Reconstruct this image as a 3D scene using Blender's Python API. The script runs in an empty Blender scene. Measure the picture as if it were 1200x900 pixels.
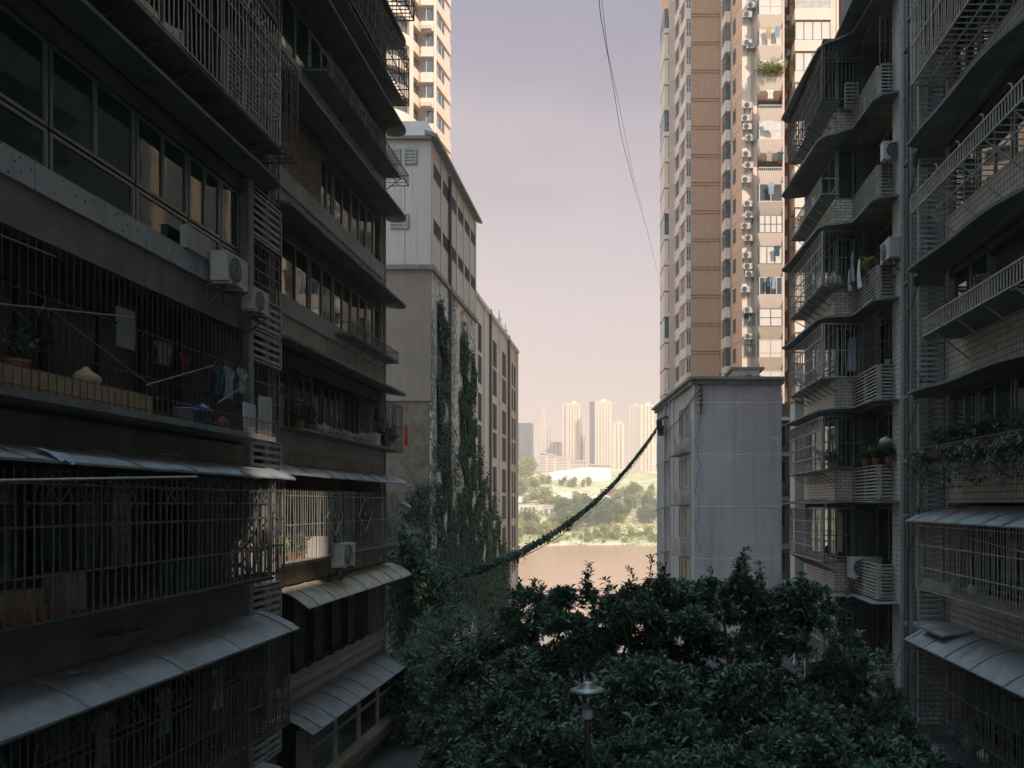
import bpy, math, random
import numpy as np
R = math.radians
random.seed(11); rng = np.random.default_rng(5)
CZ = 8.0                       # camera height; all z in this script are relative to the eye
scene = bpy.context.scene
col = scene.collection

# ------------------------------------------------------------------ helpers
class MB:
    def __init__(s): s.v=[]; s.f=[]; s.st=[]
    def add(s, vs, fs):
        s.st.append((len(s.v),len(s.f))); b=len(s.v); s.v += [tuple(p) for p in vs]; s.f += [tuple(b+i for i in f) for f in fs]
    def hexa(s, p):            # 8 points: bottom 4, top 4
        s.add(p, [(0,3,2,1),(4,5,6,7),(0,1,5,4),(1,2,6,5),(2,3,7,6),(3,0,4,7)])
    def box(s, x0,x1,y0,y1,z0,z1):
        s.hexa([(x0,y0,z0),(x1,y0,z0),(x1,y1,z0),(x0,y1,z0),(x0,y0,z1),(x1,y0,z1),(x1,y1,z1),(x0,y1,z1)])
    def fbox(s, F, u0,u1,n0,n1,z0,z1):
        p=[F(u0,n0,z0),F(u1,n0,z0),F(u1,n1,z0),F(u0,n1,z0),F(u0,n0,z1),F(u1,n0,z1),F(u1,n1,z1),F(u0,n1,z1)]
        s.hexa(p)
    def bar(s, p, q, w=.02, h=None):
        h=h or w
        p=np.array(p,float); q=np.array(q,float); d=q-p; L=np.linalg.norm(d)
        if L<1e-6: return
        d/=L; up=np.array((0,0,1.)) if abs(d[2])<.95 else np.array((1.,0,0))
        a=np.cross(d,up); a/=np.linalg.norm(a); b=np.cross(a,d)
        a*=w/2; b*=h/2
        s.add([p-a-b,p+a-b,p+a+b,p-a+b,q-a-b,q+a-b,q+a+b,q-a+b],[(0,3,2,1),(4,5,6,7),(0,1,5,4),(1,2,6,5),(2,3,7,6),(3,0,4,7)])
    def tube(s, pts, r, n=6, cap=True):
        pts=[np.array(p,float) for p in pts]; k=len(pts); rr=r if hasattr(r,'__len__') else [r]*k
        b0=len(s.v); s.st.append((b0,len(s.f)))
        for i,p in enumerate(pts):
            d=(pts[min(i+1,k-1)]-pts[max(i-1,0)]); d/=max(np.linalg.norm(d),1e-9)
            up=np.array((0,0,1.)) if abs(d[2])<.9 else np.array((1.,0,0))
            a=np.cross(d,up); a/=np.linalg.norm(a); b=np.cross(a,d)
            for j in range(n):
                t=2*math.pi*j/n; s.v.append(tuple(p+rr[i]*(a*math.cos(t)+b*math.sin(t))))
        for i in range(k-1):
            for j in range(n):
                s.f.append((b0+i*n+j,b0+i*n+(j+1)%n,b0+(i+1)*n+(j+1)%n,b0+(i+1)*n+j))
        if cap:
            s.f.append(tuple(b0+j for j in range(n))[::-1]); s.f.append(tuple(b0+(k-1)*n+j for j in range(n)))
    def lathe(s, c, prof, n=16):
        b0=len(s.v)
        for r,z in prof:
            for j in range(n):
                t=2*math.pi*j/n; s.v.append((c[0]+r*math.cos(t),c[1]+r*math.sin(t),c[2]+z))
        for i in range(len(prof)-1):
            for j in range(n):
                s.f.append((b0+i*n+j,b0+i*n+(j+1)%n,b0+(i+1)*n+(j+1)%n,b0+(i+1)*n+j))
        s.f.append(tuple(b0+j for j in range(n))[::-1]); s.f.append(tuple(b0+(len(prof)-1)*n+j for j in range(n)))
    def slab(s, top, th):      # top: list of (x,y,z) polygon, th thickness downwards
        n=len(top); s.add(list(top)+[(x,y,z-th) for x,y,z in top], [tuple(range(n)),tuple(range(2*n-1,n-1,-1))]+[(i,n+i,n+(i+1)%n,(i+1)%n) for i in range(n)])
    def grid(s, G, th=None):   # G rows x cols of points
        r=len(G); c=len(G[0]); b=len(s.v)
        for row in G:
            for p in row: s.v.append(tuple(p))
        for i in range(r-1):
            for j in range(c-1): s.f.append((b+i*c+j,b+i*c+j+1,b+(i+1)*c+j+1,b+(i+1)*c+j))

def F2(px,py,ux,uy,nx,ny):
    return lambda u,n,z: (px+ux*u+nx*n, py+uy*u+ny*n, z)
def Fseg(a,b):                 # frame along a->b, normal to the viewer side
    dx,dy=b[0]-a[0],b[1]-a[1]; L=math.hypot(dx,dy); ux,uy=dx/L,dy/L
    nx,ny=uy,-ux
    if nx*(-(a[0]+b[0])/2)+ny*(-(a[1]+b[1])/2)<0: nx,ny=-nx,-ny
    return F2(a[0],a[1],ux,uy,nx,ny), L

def mesh_obj(name, v, f, m, parent=None, loc=None, smooth=False):
    v=np.array(v,dtype=np.float64).reshape(-1,3)
    if loc is None:
        lo=v.min(0); hi=v.max(0); loc=((lo[0]+hi[0])/2,(lo[1]+hi[1])/2,lo[2])
    me=bpy.data.meshes.new(name); vv=v-np.array(loc)
    if isinstance(f,np.ndarray):
        me.vertices.add(len(vv)); me.vertices.foreach_set('co',vv.ravel().astype(np.float32))
        k=f.shape[1]; me.loops.add(f.size); me.loops.foreach_set('vertex_index',f.ravel().astype(np.int32))
        me.polygons.add(len(f)); me.polygons.foreach_set('loop_start',np.arange(0,f.size,k,dtype=np.int32))
        me.update(calc_edges=True)
    else:
        me.from_pydata([tuple(p) for p in vv],[],f); me.update()
    if m: me.materials.append(m)
    if smooth:
        me.polygons.foreach_set('use_smooth',[True]*len(me.polygons))
    o=bpy.data.objects.new(name,me); col.objects.link(o)
    wl=(loc[0],loc[1],loc[2]+CZ); o['wl']=wl
    if parent is not None:
        o.parent=parent; p=parent['wl']; o.location=(wl[0]-p[0],wl[1]-p[1],wl[2]-p[2])
    else: o.location=wl
    return o
def part(name, mb, m, parent=None, smooth=False, loc=None):
    return mesh_obj(name, mb.v, mb.f, m, parent, loc, smooth)
def parts(name, mb, m, parent=None):      # every piece of mb becomes a part of its own
    st=mb.st+[(len(mb.v),len(mb.f))]; out=[]
    for (a,c),(a2,c2) in zip(st[:-1],st[1:]):
        out.append(mesh_obj(name,mb.v[a:a2],[tuple(i-a for i in f) for f in mb.f[c:c2]],m,parent))
    return out
def tag(o,label,cat,group=None,kind=None):
    if label: o['label']=label
    if cat: o['category']=cat
    if group: o['group']=group
    if kind: o['kind']=kind
    return o
def thing(name,label,cat,loc,group=None):
    o=bpy.data.objects.new(name,None); col.objects.link(o); o.empty_display_size=.2
    o['wl']=(loc[0],loc[1],loc[2]+CZ); o.location=o['wl']
    return tag(o,label,cat,group)
def kids(o): return [c for c in list(col.objects) if c.parent==o]
KC={}
def dup(o, loc, rz=0, label=None, group=None, sc=None):
    if o.name not in KC:
        KC[o.name]=[(c,[g for g in kids(c)]) for c in kids(o)]
    r=o.copy(); col.objects.link(r); r.location=(loc[0],loc[1],loc[2]+CZ); r.rotation_euler=(0,0,rz)
    if sc: r.scale=(sc,)*3 if not hasattr(sc,'__len__') else sc
    if label: r['label']=label
    if group: r['group']=group
    for c,gs in KC[o.name]:
        d=c.copy(); col.objects.link(d); d.parent=r
        for g in gs:
            e=g.copy(); col.objects.link(e); e.parent=d
    return r

# ------------------------------------------------------------------ materials
def newmat(name):
    m=bpy.data.materials.new(name); m.use_nodes=True; nt=m.node_tree
    b=nt.nodes['Principled BSDF']; return m,nt,b
def mixc(nt,a,b,fac,mode='MIX'):
    n=nt.nodes.new('ShaderNodeMix'); n.data_type='RGBA'; n.blend_type=mode; n.clamp_factor=True
    for s,x in ((n.inputs[6],a),(n.inputs[7],b)):
        if isinstance(x,tuple): s.default_value=(*x,1) if len(x)==3 else x
        else: nt.links.new(x,s)
    if isinstance(fac,(int,float)): n.inputs[0].default_value=fac
    else: nt.links.new(fac,n.inputs[0])
    return n.outputs[2]
def noise(nt,vec,scale,detail=5,rough=.6):
    n=nt.nodes.new('ShaderNodeTexNoise'); n.inputs['Scale'].default_value=scale; n.inputs['Detail'].default_value=detail; n.inputs['Roughness'].default_value=rough
    nt.links.new(vec,n.inputs['Vector']); return n.outputs['Fac']
def ramp(nt,fac,p0,p1,c0=(0,0,0),c1=(1,1,1)):
    n=nt.nodes.new('ShaderNodeValToRGB'); n.color_ramp.elements[0].position=p0; n.color_ramp.elements[1].position=p1
    n.color_ramp.elements[0].color=(*c0,1); n.color_ramp.elements[1].color=(*c1,1); nt.links.new(fac,n.inputs[0]); return n.outputs[0]
def pos(nt,scale=(1,1,1)):
    g=nt.nodes.new('ShaderNodeNewGeometry'); m=nt.nodes.new('ShaderNodeVectorMath'); m.operation='MULTIPLY'
    nt.links.new(g.outputs['Position'],m.inputs[0]); m.inputs[1].default_value=scale; return m.outputs[0]
def bump(nt,b,h,strength=.3,dist=.02):
    n=nt.nodes.new('ShaderNodeBump'); n.inputs['Strength'].default_value=strength; n.inputs['Distance'].default_value=dist
    nt.links.new(h,n.inputs['Height']); nt.links.new(n.outputs[0],b.inputs['Normal'])
def M(name,c,rough=.85,var=.3,scale=1.2,streak=.35,grain=.15,metal=0,bmp=.25,spec=.3,dirt=(.035,.035,.03)):
    m,nt,b=newmat(name); p=pos(nt)
    n1=noise(nt,p,scale,6,.65)
    dark=tuple(x*(1-var) for x in c); lite=tuple(min(1,x*(1+var*.6)) for x in c)
    cc=mixc(nt,dark,lite,ramp(nt,n1,.3,.7))
    if streak:
        n2=noise(nt,pos(nt,(2.2,2.2,.16)),1.5,5,.6); n3=noise(nt,p,.5,3)
        k=nt.nodes.new('ShaderNodeMath'); k.operation='MULTIPLY'; nt.links.new(ramp(nt,n2,.45,.75),k.inputs[0]); nt.links.new(ramp(nt,n3,.35,.65),k.inputs[1])
        k2=nt.nodes.new('ShaderNodeMath'); k2.operation='MULTIPLY'; nt.links.new(k.outputs[0],k2.inputs[0]); k2.inputs[1].default_value=streak
        cc=mixc(nt,cc,dirt,k2.outputs[0])
    if grain:
        n4=noise(nt,p,38,3,.7); cc=mixc(nt,cc,(0,0,0),ramp(nt,n4,.35,.75,(0,0,0),(grain,)*3))
        bump(nt,b,n4,bmp,.01)
    nt.links.new(cc,b.inputs['Base Color']); b.inputs['Roughness'].default_value=rough; b.inputs['Metallic'].default_value=metal
    b.inputs['Specular IOR Level'].default_value=spec
    return m
def Mtile(name,c,grout,w,h,mortar=.012,var=.15,streak=.3,offset=0.,rough=.6,bmp=.4):
    m,nt,b=newmat(name); g=nt.nodes.new('ShaderNodeNewGeometry'); s=nt.nodes.new('ShaderNodeSeparateXYZ'); nt.links.new(g.outputs['Position'],s.inputs[0])
    a=nt.nodes.new('ShaderNodeMath'); nt.links.new(s.outputs[0],a.inputs[0]); nt.links.new(s.outputs[1],a.inputs[1])
    cb=nt.nodes.new('ShaderNodeCombineXYZ'); nt.links.new(a.outputs[0],cb.inputs[0]); nt.links.new(s.outputs[2],cb.inputs[1])
    t=nt.nodes.new('ShaderNodeTexBrick'); nt.links.new(cb.outputs[0],t.inputs['Vector']); t.offset=offset; t.inputs['Scale'].default_value=1
    t.inputs['Brick Width'].default_value=w; t.inputs['Row Height'].default_value=h; t.inputs['Mortar Size'].default_value=mortar
    t.inputs['Color1'].default_value=(*[x*(1-var) for x in c],1); t.inputs['Color2'].default_value=(*[x*(1+var) for x in c],1); t.inputs['Mortar'].default_value=(*grout,1)
    n2=noise(nt,pos(nt,(1.6,1.6,.25)),1.3,5,.65)
    cc=mixc(nt,t.outputs['Color'],tuple(x*.25 for x in c),ramp(nt,n2,.45,.8,(0,0,0),(streak,)*3))
    nt.links.new(cc,b.inputs['Base Color']); b.inputs['Roughness'].default_value=rough
    bump(nt,b,t.outputs['Color'],bmp,.008); return m
def Mleaf(name,c,var=.5,rough=.45,trans=.25,hue=(1.15,1,.8)):
    m,nt,b=newmat(name); g=nt.nodes.new('ShaderNodeNewGeometry')
    r=ramp(nt,g.outputs['Random Per Island'],0,1,tuple(x*(1-var) for x in c),tuple(x*(1+var)*h for x,h in zip(c,hue)))
    n=noise(nt,pos(nt),.6,3); cc=mixc(nt,r,tuple(x*.5 for x in c),ramp(nt,n,.4,.65,(0,0,0),(.6,.6,.6)))
    nt.links.new(cc,b.inputs['Base Color']); b.inputs['Roughness'].default_value=rough; b.inputs['Specular IOR Level'].default_value=.35
    t=nt.nodes.new('ShaderNodeBsdfTranslucent'); nt.links.new(cc,t.inputs[0]); mx=nt.nodes.new('ShaderNodeMixShader'); mx.inputs[0].default_value=trans
    nt.links.new(b.outputs[0],mx.inputs[1]); nt.links.new(t.outputs[0],mx.inputs[2]); nt.links.new(mx.outputs[0],nt.nodes['Material Output'].inputs[0]); return m
def Mglass(name,tint=(.35,.5,.47),film=(.04,.105,.09),dirt=.42):
    m,nt,b=newmat(name); nt.nodes.remove(b)
    tr=nt.nodes.new('ShaderNodeBsdfTransparent'); tr.inputs[0].default_value=(*tint,1)
    gl=nt.nodes.new('ShaderNodeBsdfGlossy'); gl.inputs['Roughness'].default_value=.03; gl.inputs[0].default_value=(.8,.85,.85,1)
    df=nt.nodes.new('ShaderNodeBsdfDiffuse'); df.inputs[0].default_value=(*film,1)
    n=noise(nt,pos(nt,(1,1,1)),2.5,5); m0=nt.nodes.new('ShaderNodeMixShader'); nt.links.new(ramp(nt,n,.3,.8,(dirt*.6,)*3,(min(1,dirt*2),)*3),m0.inputs[0]); nt.links.new(tr.outputs[0],m0.inputs[1]); nt.links.new(df.outputs[0],m0.inputs[2])
    ge=nt.nodes.new('ShaderNodeNewGeometry'); dp=nt.nodes.new('ShaderNodeVectorMath'); dp.operation='DOT_PRODUCT'; nt.links.new(ge.outputs['Incoming'],dp.inputs[0]); nt.links.new(ge.outputs['Normal'],dp.inputs[1])
    ab=nt.nodes.new('ShaderNodeMath'); ab.operation='ABSOLUTE'; nt.links.new(dp.outputs['Value'],ab.inputs[0]); iv=nt.nodes.new('ShaderNodeMath'); iv.operation='SUBTRACT'; iv.inputs[0].default_value=1; nt.links.new(ab.outputs[0],iv.inputs[1])
    pw=nt.nodes.new('ShaderNodeMath'); pw.operation='POWER'; pw.inputs[1].default_value=4.0; nt.links.new(iv.outputs[0],pw.inputs[0])
    mm=nt.nodes.new('ShaderNodeMath'); mm.operation='MULTIPLY_ADD'; mm.inputs[1].default_value=.85; mm.inputs[2].default_value=.045; mm.use_clamp=True; nt.links.new(pw.outputs[0],mm.inputs[0])
    wn=nt.nodes.new('ShaderNodeBump'); wn.inputs['Strength'].default_value=.12; wn.inputs['Distance'].default_value=.01; nt.links.new(noise(nt,pos(nt),1.8,1),wn.inputs['Height']); nt.links.new(wn.outputs[0],gl.inputs['Normal'])
    m1=nt.nodes.new('ShaderNodeMixShader'); nt.links.new(mm.outputs[0],m1.inputs[0]); nt.links.new(m0.outputs[0],m1.inputs[1]); nt.links.new(gl.outputs[0],m1.inputs[2])
    nt.links.new(m1.outputs[0],nt.nodes['Material Output'].inputs[0]); return m

K=dict(
 stucco=M('olive_stucco',(.25,.24,.20),var=.25,streak=.6,grain=.3),
 stucco2=M('ochre_stucco',(.46,.42,.345),var=.25,streak=.6,grain=.25),
 concrete=M('grey_concrete',(.22,.22,.215),var=.35,streak=.6,grain=.25),
 strip=M('pale_strip',(.50,.49,.475),var=.2,streak=.35,grain=.2),
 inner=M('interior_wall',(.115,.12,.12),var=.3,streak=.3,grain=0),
 canopy=M('canopy_concrete',(.19,.205,.21),var=.35,streak=.4,grain=.2),
 awn=M('awning_sheet',(.27,.285,.30),rough=.6,var=.4,scale=3.5,streak=.7,grain=.2,metal=.1),
 awnb=M('brown_awning_sheet',(.40,.35,.29),rough=.6,var=.25,scale=2.5,streak=.5,grain=.08),
 bar=M('painted_bar',(.11,.11,.11),rough=.5,var=.5,scale=6,streak=0,grain=0,metal=.3),
 barl=M('pale_bar',(.34,.33,.31),rough=.5,var=.35,scale=6,streak=0,grain=0,metal=.2),
 rust=M('rusty_bar',(.14,.09,.065),rough=.8,var=.5,scale=8,streak=0,grain=0),
 frame=M('window_frame',(.22,.24,.24),rough=.4,var=.2,streak=.2,grain=0,metal=.4),
 framew=M('white_frame',(.55,.53,.5),rough=.5,var=.15,streak=.2,grain=0),
 lou=M('louvre_grey',(.36,.35,.33),rough=.6,var=.3,scale=3,streak=.4,grain=0),
 pipe=M('drain_pipe',(.30,.31,.32),rough=.5,var=.25,streak=.4,grain=0),
 white=M('white_casing',(.50,.49,.465),rough=.5,var=.1,streak=.3,grain=0),
 black=M('black_plastic',(.025,.025,.027),rough=.5,var=.2,streak=0,grain=0),
 whitewall=M('grey_white_wall',(.48,.435,.42),var=.1,scale=.5,streak=.5,grain=.1,dirt=(.16,.14,.13)),
 pinkwall=M('pink_grey_wall',(.62,.54,.50),var=.12,scale=.5,streak=.5,grain=.08,dirt=(.18,.14,.12)),
 darkwall=M('bare_brick_wall',(.17,.14,.12),var=.45,scale=1.5,streak=.6,grain=.35),
 cream=M('cream_paint',(.74,.60,.50),rough=.8,var=.06,scale=.4,streak=.14,grain=.05,dirt=(.4,.3,.24)),
 creamd=M('tan_band',(.56,.45,.37),rough=.8,var=.08,scale=.5,streak=.2,grain=.05,dirt=(.3,.22,.18)),
 pebble=M('brown_pebble',(.56,.365,.255),var=.3,scale=6,streak=.15,grain=.3,dirt=(.14,.1,.08)),
 peach=M('peach_paint',(.66,.415,.29),rough=.8,var=.08,scale=.3,streak=.25,grain=.05,dirt=(.3,.2,.15)),
 panel=M('white_panel',(.66,.57,.51),rough=.6,var=.08,scale=1,streak=.1,grain=0),
 curt=M('pale_curtain',(.5,.47,.42),rough=.9,var=.2,scale=2,streak=0,grain=0),
 curto=M('ochre_curtain',(.45,.33,.2),rough=.9,var=.2,scale=2,streak=0,grain=0),
 wood=M('brown_board',(.42,.31,.20),rough=.8,var=.3,scale=8,streak=.2,grain=.2),
 asphalt=M('asphalt_ground',(.05,.05,.05),var=.3,streak=0,grain=.2),
 bark=M('tree_bark',(.08,.06,.045),var=.4,scale=8,streak=.3,grain=.3),
 tilew=Mtile('white_wall_tile',(.50,.48,.45),(.13,.12,.11),.15,.15,.012,.1,.6),
 tilel=Mtile('long_wall_tile',(.50,.48,.44),(.15,.14,.125),.30,.105,.012,.12,.5,.5),
 brick=Mtile('old_brick',(.30,.235,.18),(.12,.10,.085),.22,.07,.012,.35,.5,.5,.85,.8),
 glass=Mglass('window_glass'), darkpane=M('dark_pane',(.065,.075,.08),rough=.35,var=.4,scale=.8,streak=0,grain=0,spec=.5),
 glassd=Mglass('dark_tower_glass',(.3,.36,.4),(.17,.20,.22),.6), deadpane=M('unlit_pane',(.045,.05,.055),rough=.6,var=.5,scale=.7,streak=0,grain=0,spec=.15),
 glassc=Mglass('clear_glass',(.8,.85,.82),(.2,.22,.2),.1),
 leaf=Mleaf('dark_leaf',(.052,.104,.082),.75,.42),
 leaf2=Mleaf('blue_leaf',(.065,.115,.095)),
 ivy=Mleaf('ivy_leaf',(.052,.10,.072),.65,.55),
 ivyl=Mleaf('pale_ivy_leaf',(.06,.125,.092),.5,.5),
 leaff=Mleaf('far_leaf',(.34,.40,.16),.35,.8,.25),
 leaffd=Mleaf('far_dark_leaf',(.12,.22,.13),.4,.8,.25),
 blue=M('blue_plastic',(.05,.11,.25),rough=.4,var=.1,streak=0,grain=0),
 orange=M('orange_plastic',(.75,.13,.04),rough=.6,var=.15,scale=9,streak=0,grain=0),
 red=M('dull_red',(.25,.06,.05),rough=.8,var=.2,streak=0,grain=0),
 clay=M('clay_pot',(.28,.13,.08),rough=.8,var=.2,scale=6,streak=.2,grain=.1),
 cloth1=M('grey_blue_cloth',(.28,.32,.38),rough=.95,var=.2,scale=5,streak=0,grain=0),
 cloth2=M('white_cloth',(.62,.60,.57),rough=.95,var=.15,scale=5,streak=0,grain=0),
 cloth3=M('dark_teal_cloth',(.04,.09,.1),rough=.95,var=.2,scale=5,streak=0,grain=0),
 bag=M('grey_bag',(.33,.32,.30),rough=.7,var=.5,scale=12,streak=0,grain=0),
 soil=M('soil',(.05,.035,.025),var=.3,streak=0,grain=.2),
)

# perforated strip: small holes
def perf():
    m,nt,b=newmat('perforated_strip'); n=nt.nodes.new('ShaderNodeTexVoronoi'); n.inputs['Scale'].default_value=9; nt.links.new(pos(nt),n.inputs['Vector'])
    c=mixc(nt,(.03,.03,.03),(.44,.45,.46),ramp(nt,n.outputs['Distance'],.14,.2)); n2=noise(nt,pos(nt,(1,1,.4)),2,5)
    c=mixc(nt,c,(.1,.1,.1),ramp(nt,n2,.5,.8,(0,0,0),(.7,.7,.7))); nt.links.new(c,b.inputs['Base Color']); b.inputs['Roughness'].default_value=.8; return m
K['perf']=perf()
def ivywall():
    m,nt,b=newmat('ivy_stained_wall'); p=pos(nt)
    s1=noise(nt,p,3.2,8,.75); s2=noise(nt,pos(nt,(1,1,.35)),.45,4,.6)
    g=nt.nodes.new('ShaderNodeMath'); g.operation='MULTIPLY_ADD'; nt.links.new(s2,g.inputs[0]); g.inputs[1].default_value=.5; nt.links.new(s1,g.inputs[2])
    c=mixc(nt,(.54,.505,.49),(.10,.115,.095),ramp(nt,g.outputs[0],.70,.80)); nt.links.new(c,b.inputs['Base Color']); b.inputs['Roughness'].default_value=.9; bump(nt,b,s1,.4,.03); return m
K['ivywall']=ivywall()
def awnmat(name,base):
    m,nt,b=newmat(name); p=pos(nt)
    c=mixc(nt,tuple(x*.7 for x in base),tuple(x*1.2 for x in base),ramp(nt,noise(nt,p,2.5,6,.7),.3,.7))
    c=mixc(nt,c,(.13,.075,.045),ramp(nt,noise(nt,p,5.5,8,.75),.58,.68,(0,0,0),(.8,.8,.8)))
    c=mixc(nt,c,(.05,.05,.045),ramp(nt,noise(nt,pos(nt,(1,1,1)),1.3,8,.7),.52,.72,(0,0,0),(.75,.75,.75)))
    c=mixc(nt,c,(.5,.5,.5),ramp(nt,noise(nt,p,9,4,.6),.70,.74,(0,0,0),(.6,.6,.6)))
    nt.links.new(c,b.inputs['Base Color']); b.inputs['Roughness'].default_value=.65; bump(nt,b,noise(nt,p,3,6,.7),.5,.03); return m
K['awn']=awnmat('stained_awning_sheet',(.20,.215,.235)); K['awnb']=awnmat('stained_brown_sheet',(.38,.335,.28))
def patched(name,base):
    m,nt,b=newmat(name); p=pos(nt)
    c=mixc(nt,tuple(x*.86 for x in base),tuple(x*1.08 for x in base),ramp(nt,noise(nt,p,.35,6,.6),.35,.65))
    st=ramp(nt,noise(nt,pos(nt,(1.5,1.5,.09)),1.4,7,.65),.48,.75,(0,0,0),(.5,.5,.5)); c=mixc(nt,c,tuple(x*.35 for x in base),st)
    c=mixc(nt,c,tuple(min(1,x*1.45) for x in base),ramp(nt,noise(nt,pos(nt,(1,1,2.2)),.55,9,.7),.62,.65,(0,0,0),(.55,.55,.55)))
    c=mixc(nt,c,(.16,.15,.14),ramp(nt,noise(nt,p,2.1,9,.75),.62,.72,(0,0,0),(.5,.5,.5)))
    nt.links.new(c,b.inputs['Base Color']); b.inputs['Roughness'].default_value=.9; bump(nt,b,noise(nt,p,2,8,.7),.35,.03); return m
K['patched']=patched('patched_render',(.40,.375,.40))

# ------------------------------------------------------------------ facade kit
def window(root,F,u0,u1,z0,z1,n=-.08,cols=2,transom=None,fm='frame',gm='glass',curtain=None,w=.05,open_=None,cside=0,low=None):
    b=MB(); b.fbox(F,u0,u1,n-.04,n+.02,z0,z0+w); b.fbox(F,u0,u1,n-.04,n+.02,z1-w,z1)
    for i in range(cols+1):
        u=u0+(u1-u0)*i/cols; a=max(u0,u-w/2) if i else u0; e=min(u1,u+w/2) if i<cols else u1
        if i==0:e=u0+w
        if i==cols:a=u1-w
        b.fbox(F,a,e,n-.035,n+.03,z0+w,z1-w)
    if transom: b.fbox(F,u0+w,u1-w,n-.03,n+.015,transom-w/2,transom+w/2)
    o=part('window',b,K[fm],root)
    g=MB(); step=(u1-u0)/cols
    for i in range(cols):
        if open_ is not None and i==open_: continue
        g.fbox(F,u0+i*step+w*.6,u0+(i+1)*step-w*.6,n-.012,n-.004,z0+w,z1-w)
    if g.v: part('pane',g,K[gm],o)
    if curtain:
        c=MB(); a,e=(u0+.05,u1-.05) if not cside else ((u0+.05,u0+(u1-u0)*.45) if cside<0 else (u1-(u1-u0)*.45,u1-.05))
        k=max(8,int((e-a)/.045)); rows=[]
        for zz in (z1-.05,(z0+z1)/2,(z0+.08) if not low else low):
            rows.append([F(a+(e-a)*j/k, n-.2+.03*math.sin(j*1.9+zz)+.012*math.sin(j*4.3), zz) for j in range(k+1)])
        c.grid(rows); part('curtain',c,K[curtain],o)
    return o
def canopy(root,F,u0,u1,n1,z,th=.07,drop=.12,rlo=0,rhi=.8,mat='canopy',n0=-.0):
    pts=[]; 
    def P(u,n): return F(u,n,z+drop*(1-n/n1))
    if rlo: 
        for i in range(9):
            t=math.pi/2*i/8; pts.append(P(u0+rlo*(1-math.sin(t)), n0+(n1-n0)*math.cos(math.pi/2-t) if False else n1*math.sin(t) ) )
        pts=[P(u0+rlo*(1-math.sin(math.pi/2*i/8)), n1*(1-math.cos(math.pi/2*i/8))) for i in range(9)][::1]
        pts=[P(u0+rlo*(1-math.sin(math.pi/2*(8-i)/8)) if False else u0+rlo*(1-math.cos(math.pi/2*i/8)), n1*math.sin(math.pi/2*i/8)) for i in range(9)]
    else: pts=[P(u0,n0),P(u0,n1)]
    if rhi: pts+=[P(u1-rhi*(1-math.cos(math.pi/2*i/8)), n1*math.sin(math.pi/2*i/8)) for i in range(8,-1,-1)]
    else: pts+=[P(u1,n1),P(u1,n0)]
    b=MB(); b.slab(pts,th); return part('canopy',b,K[mat],root)
def awning(root,F,u0,u1,n1,z,rise=.33,mat='awn',seam=.85,wob=.02,curve=1.7):
    b=MB(); k=max(2,int((u1-u0)/seam*3)); prof=[(t*n1, z+rise*(1-t**curve)) for t in (0,.2,.4,.6,.8,1)]
    top=[];bot=[]
    for n,zz in prof:
        r=[(u0+(u1-u0)*i/k) for i in range(k+1)]
        d=[random.uniform(-wob,wob)*(n/n1) for i in r]
        top.append([F(u,n,zz+e) for u,e in zip(r,d)]); bot.append([F(u,n,zz+e-.018) for u,e in zip(r,d)])
    b.grid(top); b.grid(bot)
    b.grid([top[-1],bot[-1]]); b.grid([[r[0] for r in top],[r[0] for r in bot]]); b.grid([[r[-1] for r in top],[r[-1] for r in bot]])
    u=u0+seam*.5
    while u<u1:
        for (n0,z0),(n2,z2) in zip(prof[:-1],prof[1:]): b.bar(F(u,n0,z0+.018),F(u,n2,z2+.018),.035,.02)
        u+=seam*random.uniform(.8,1.2)
    b.bar(F(u0,n1,z-.005),F(u1,n1,z-.005),.02,.03)
    return part('awning',b,K[mat],root)
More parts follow.
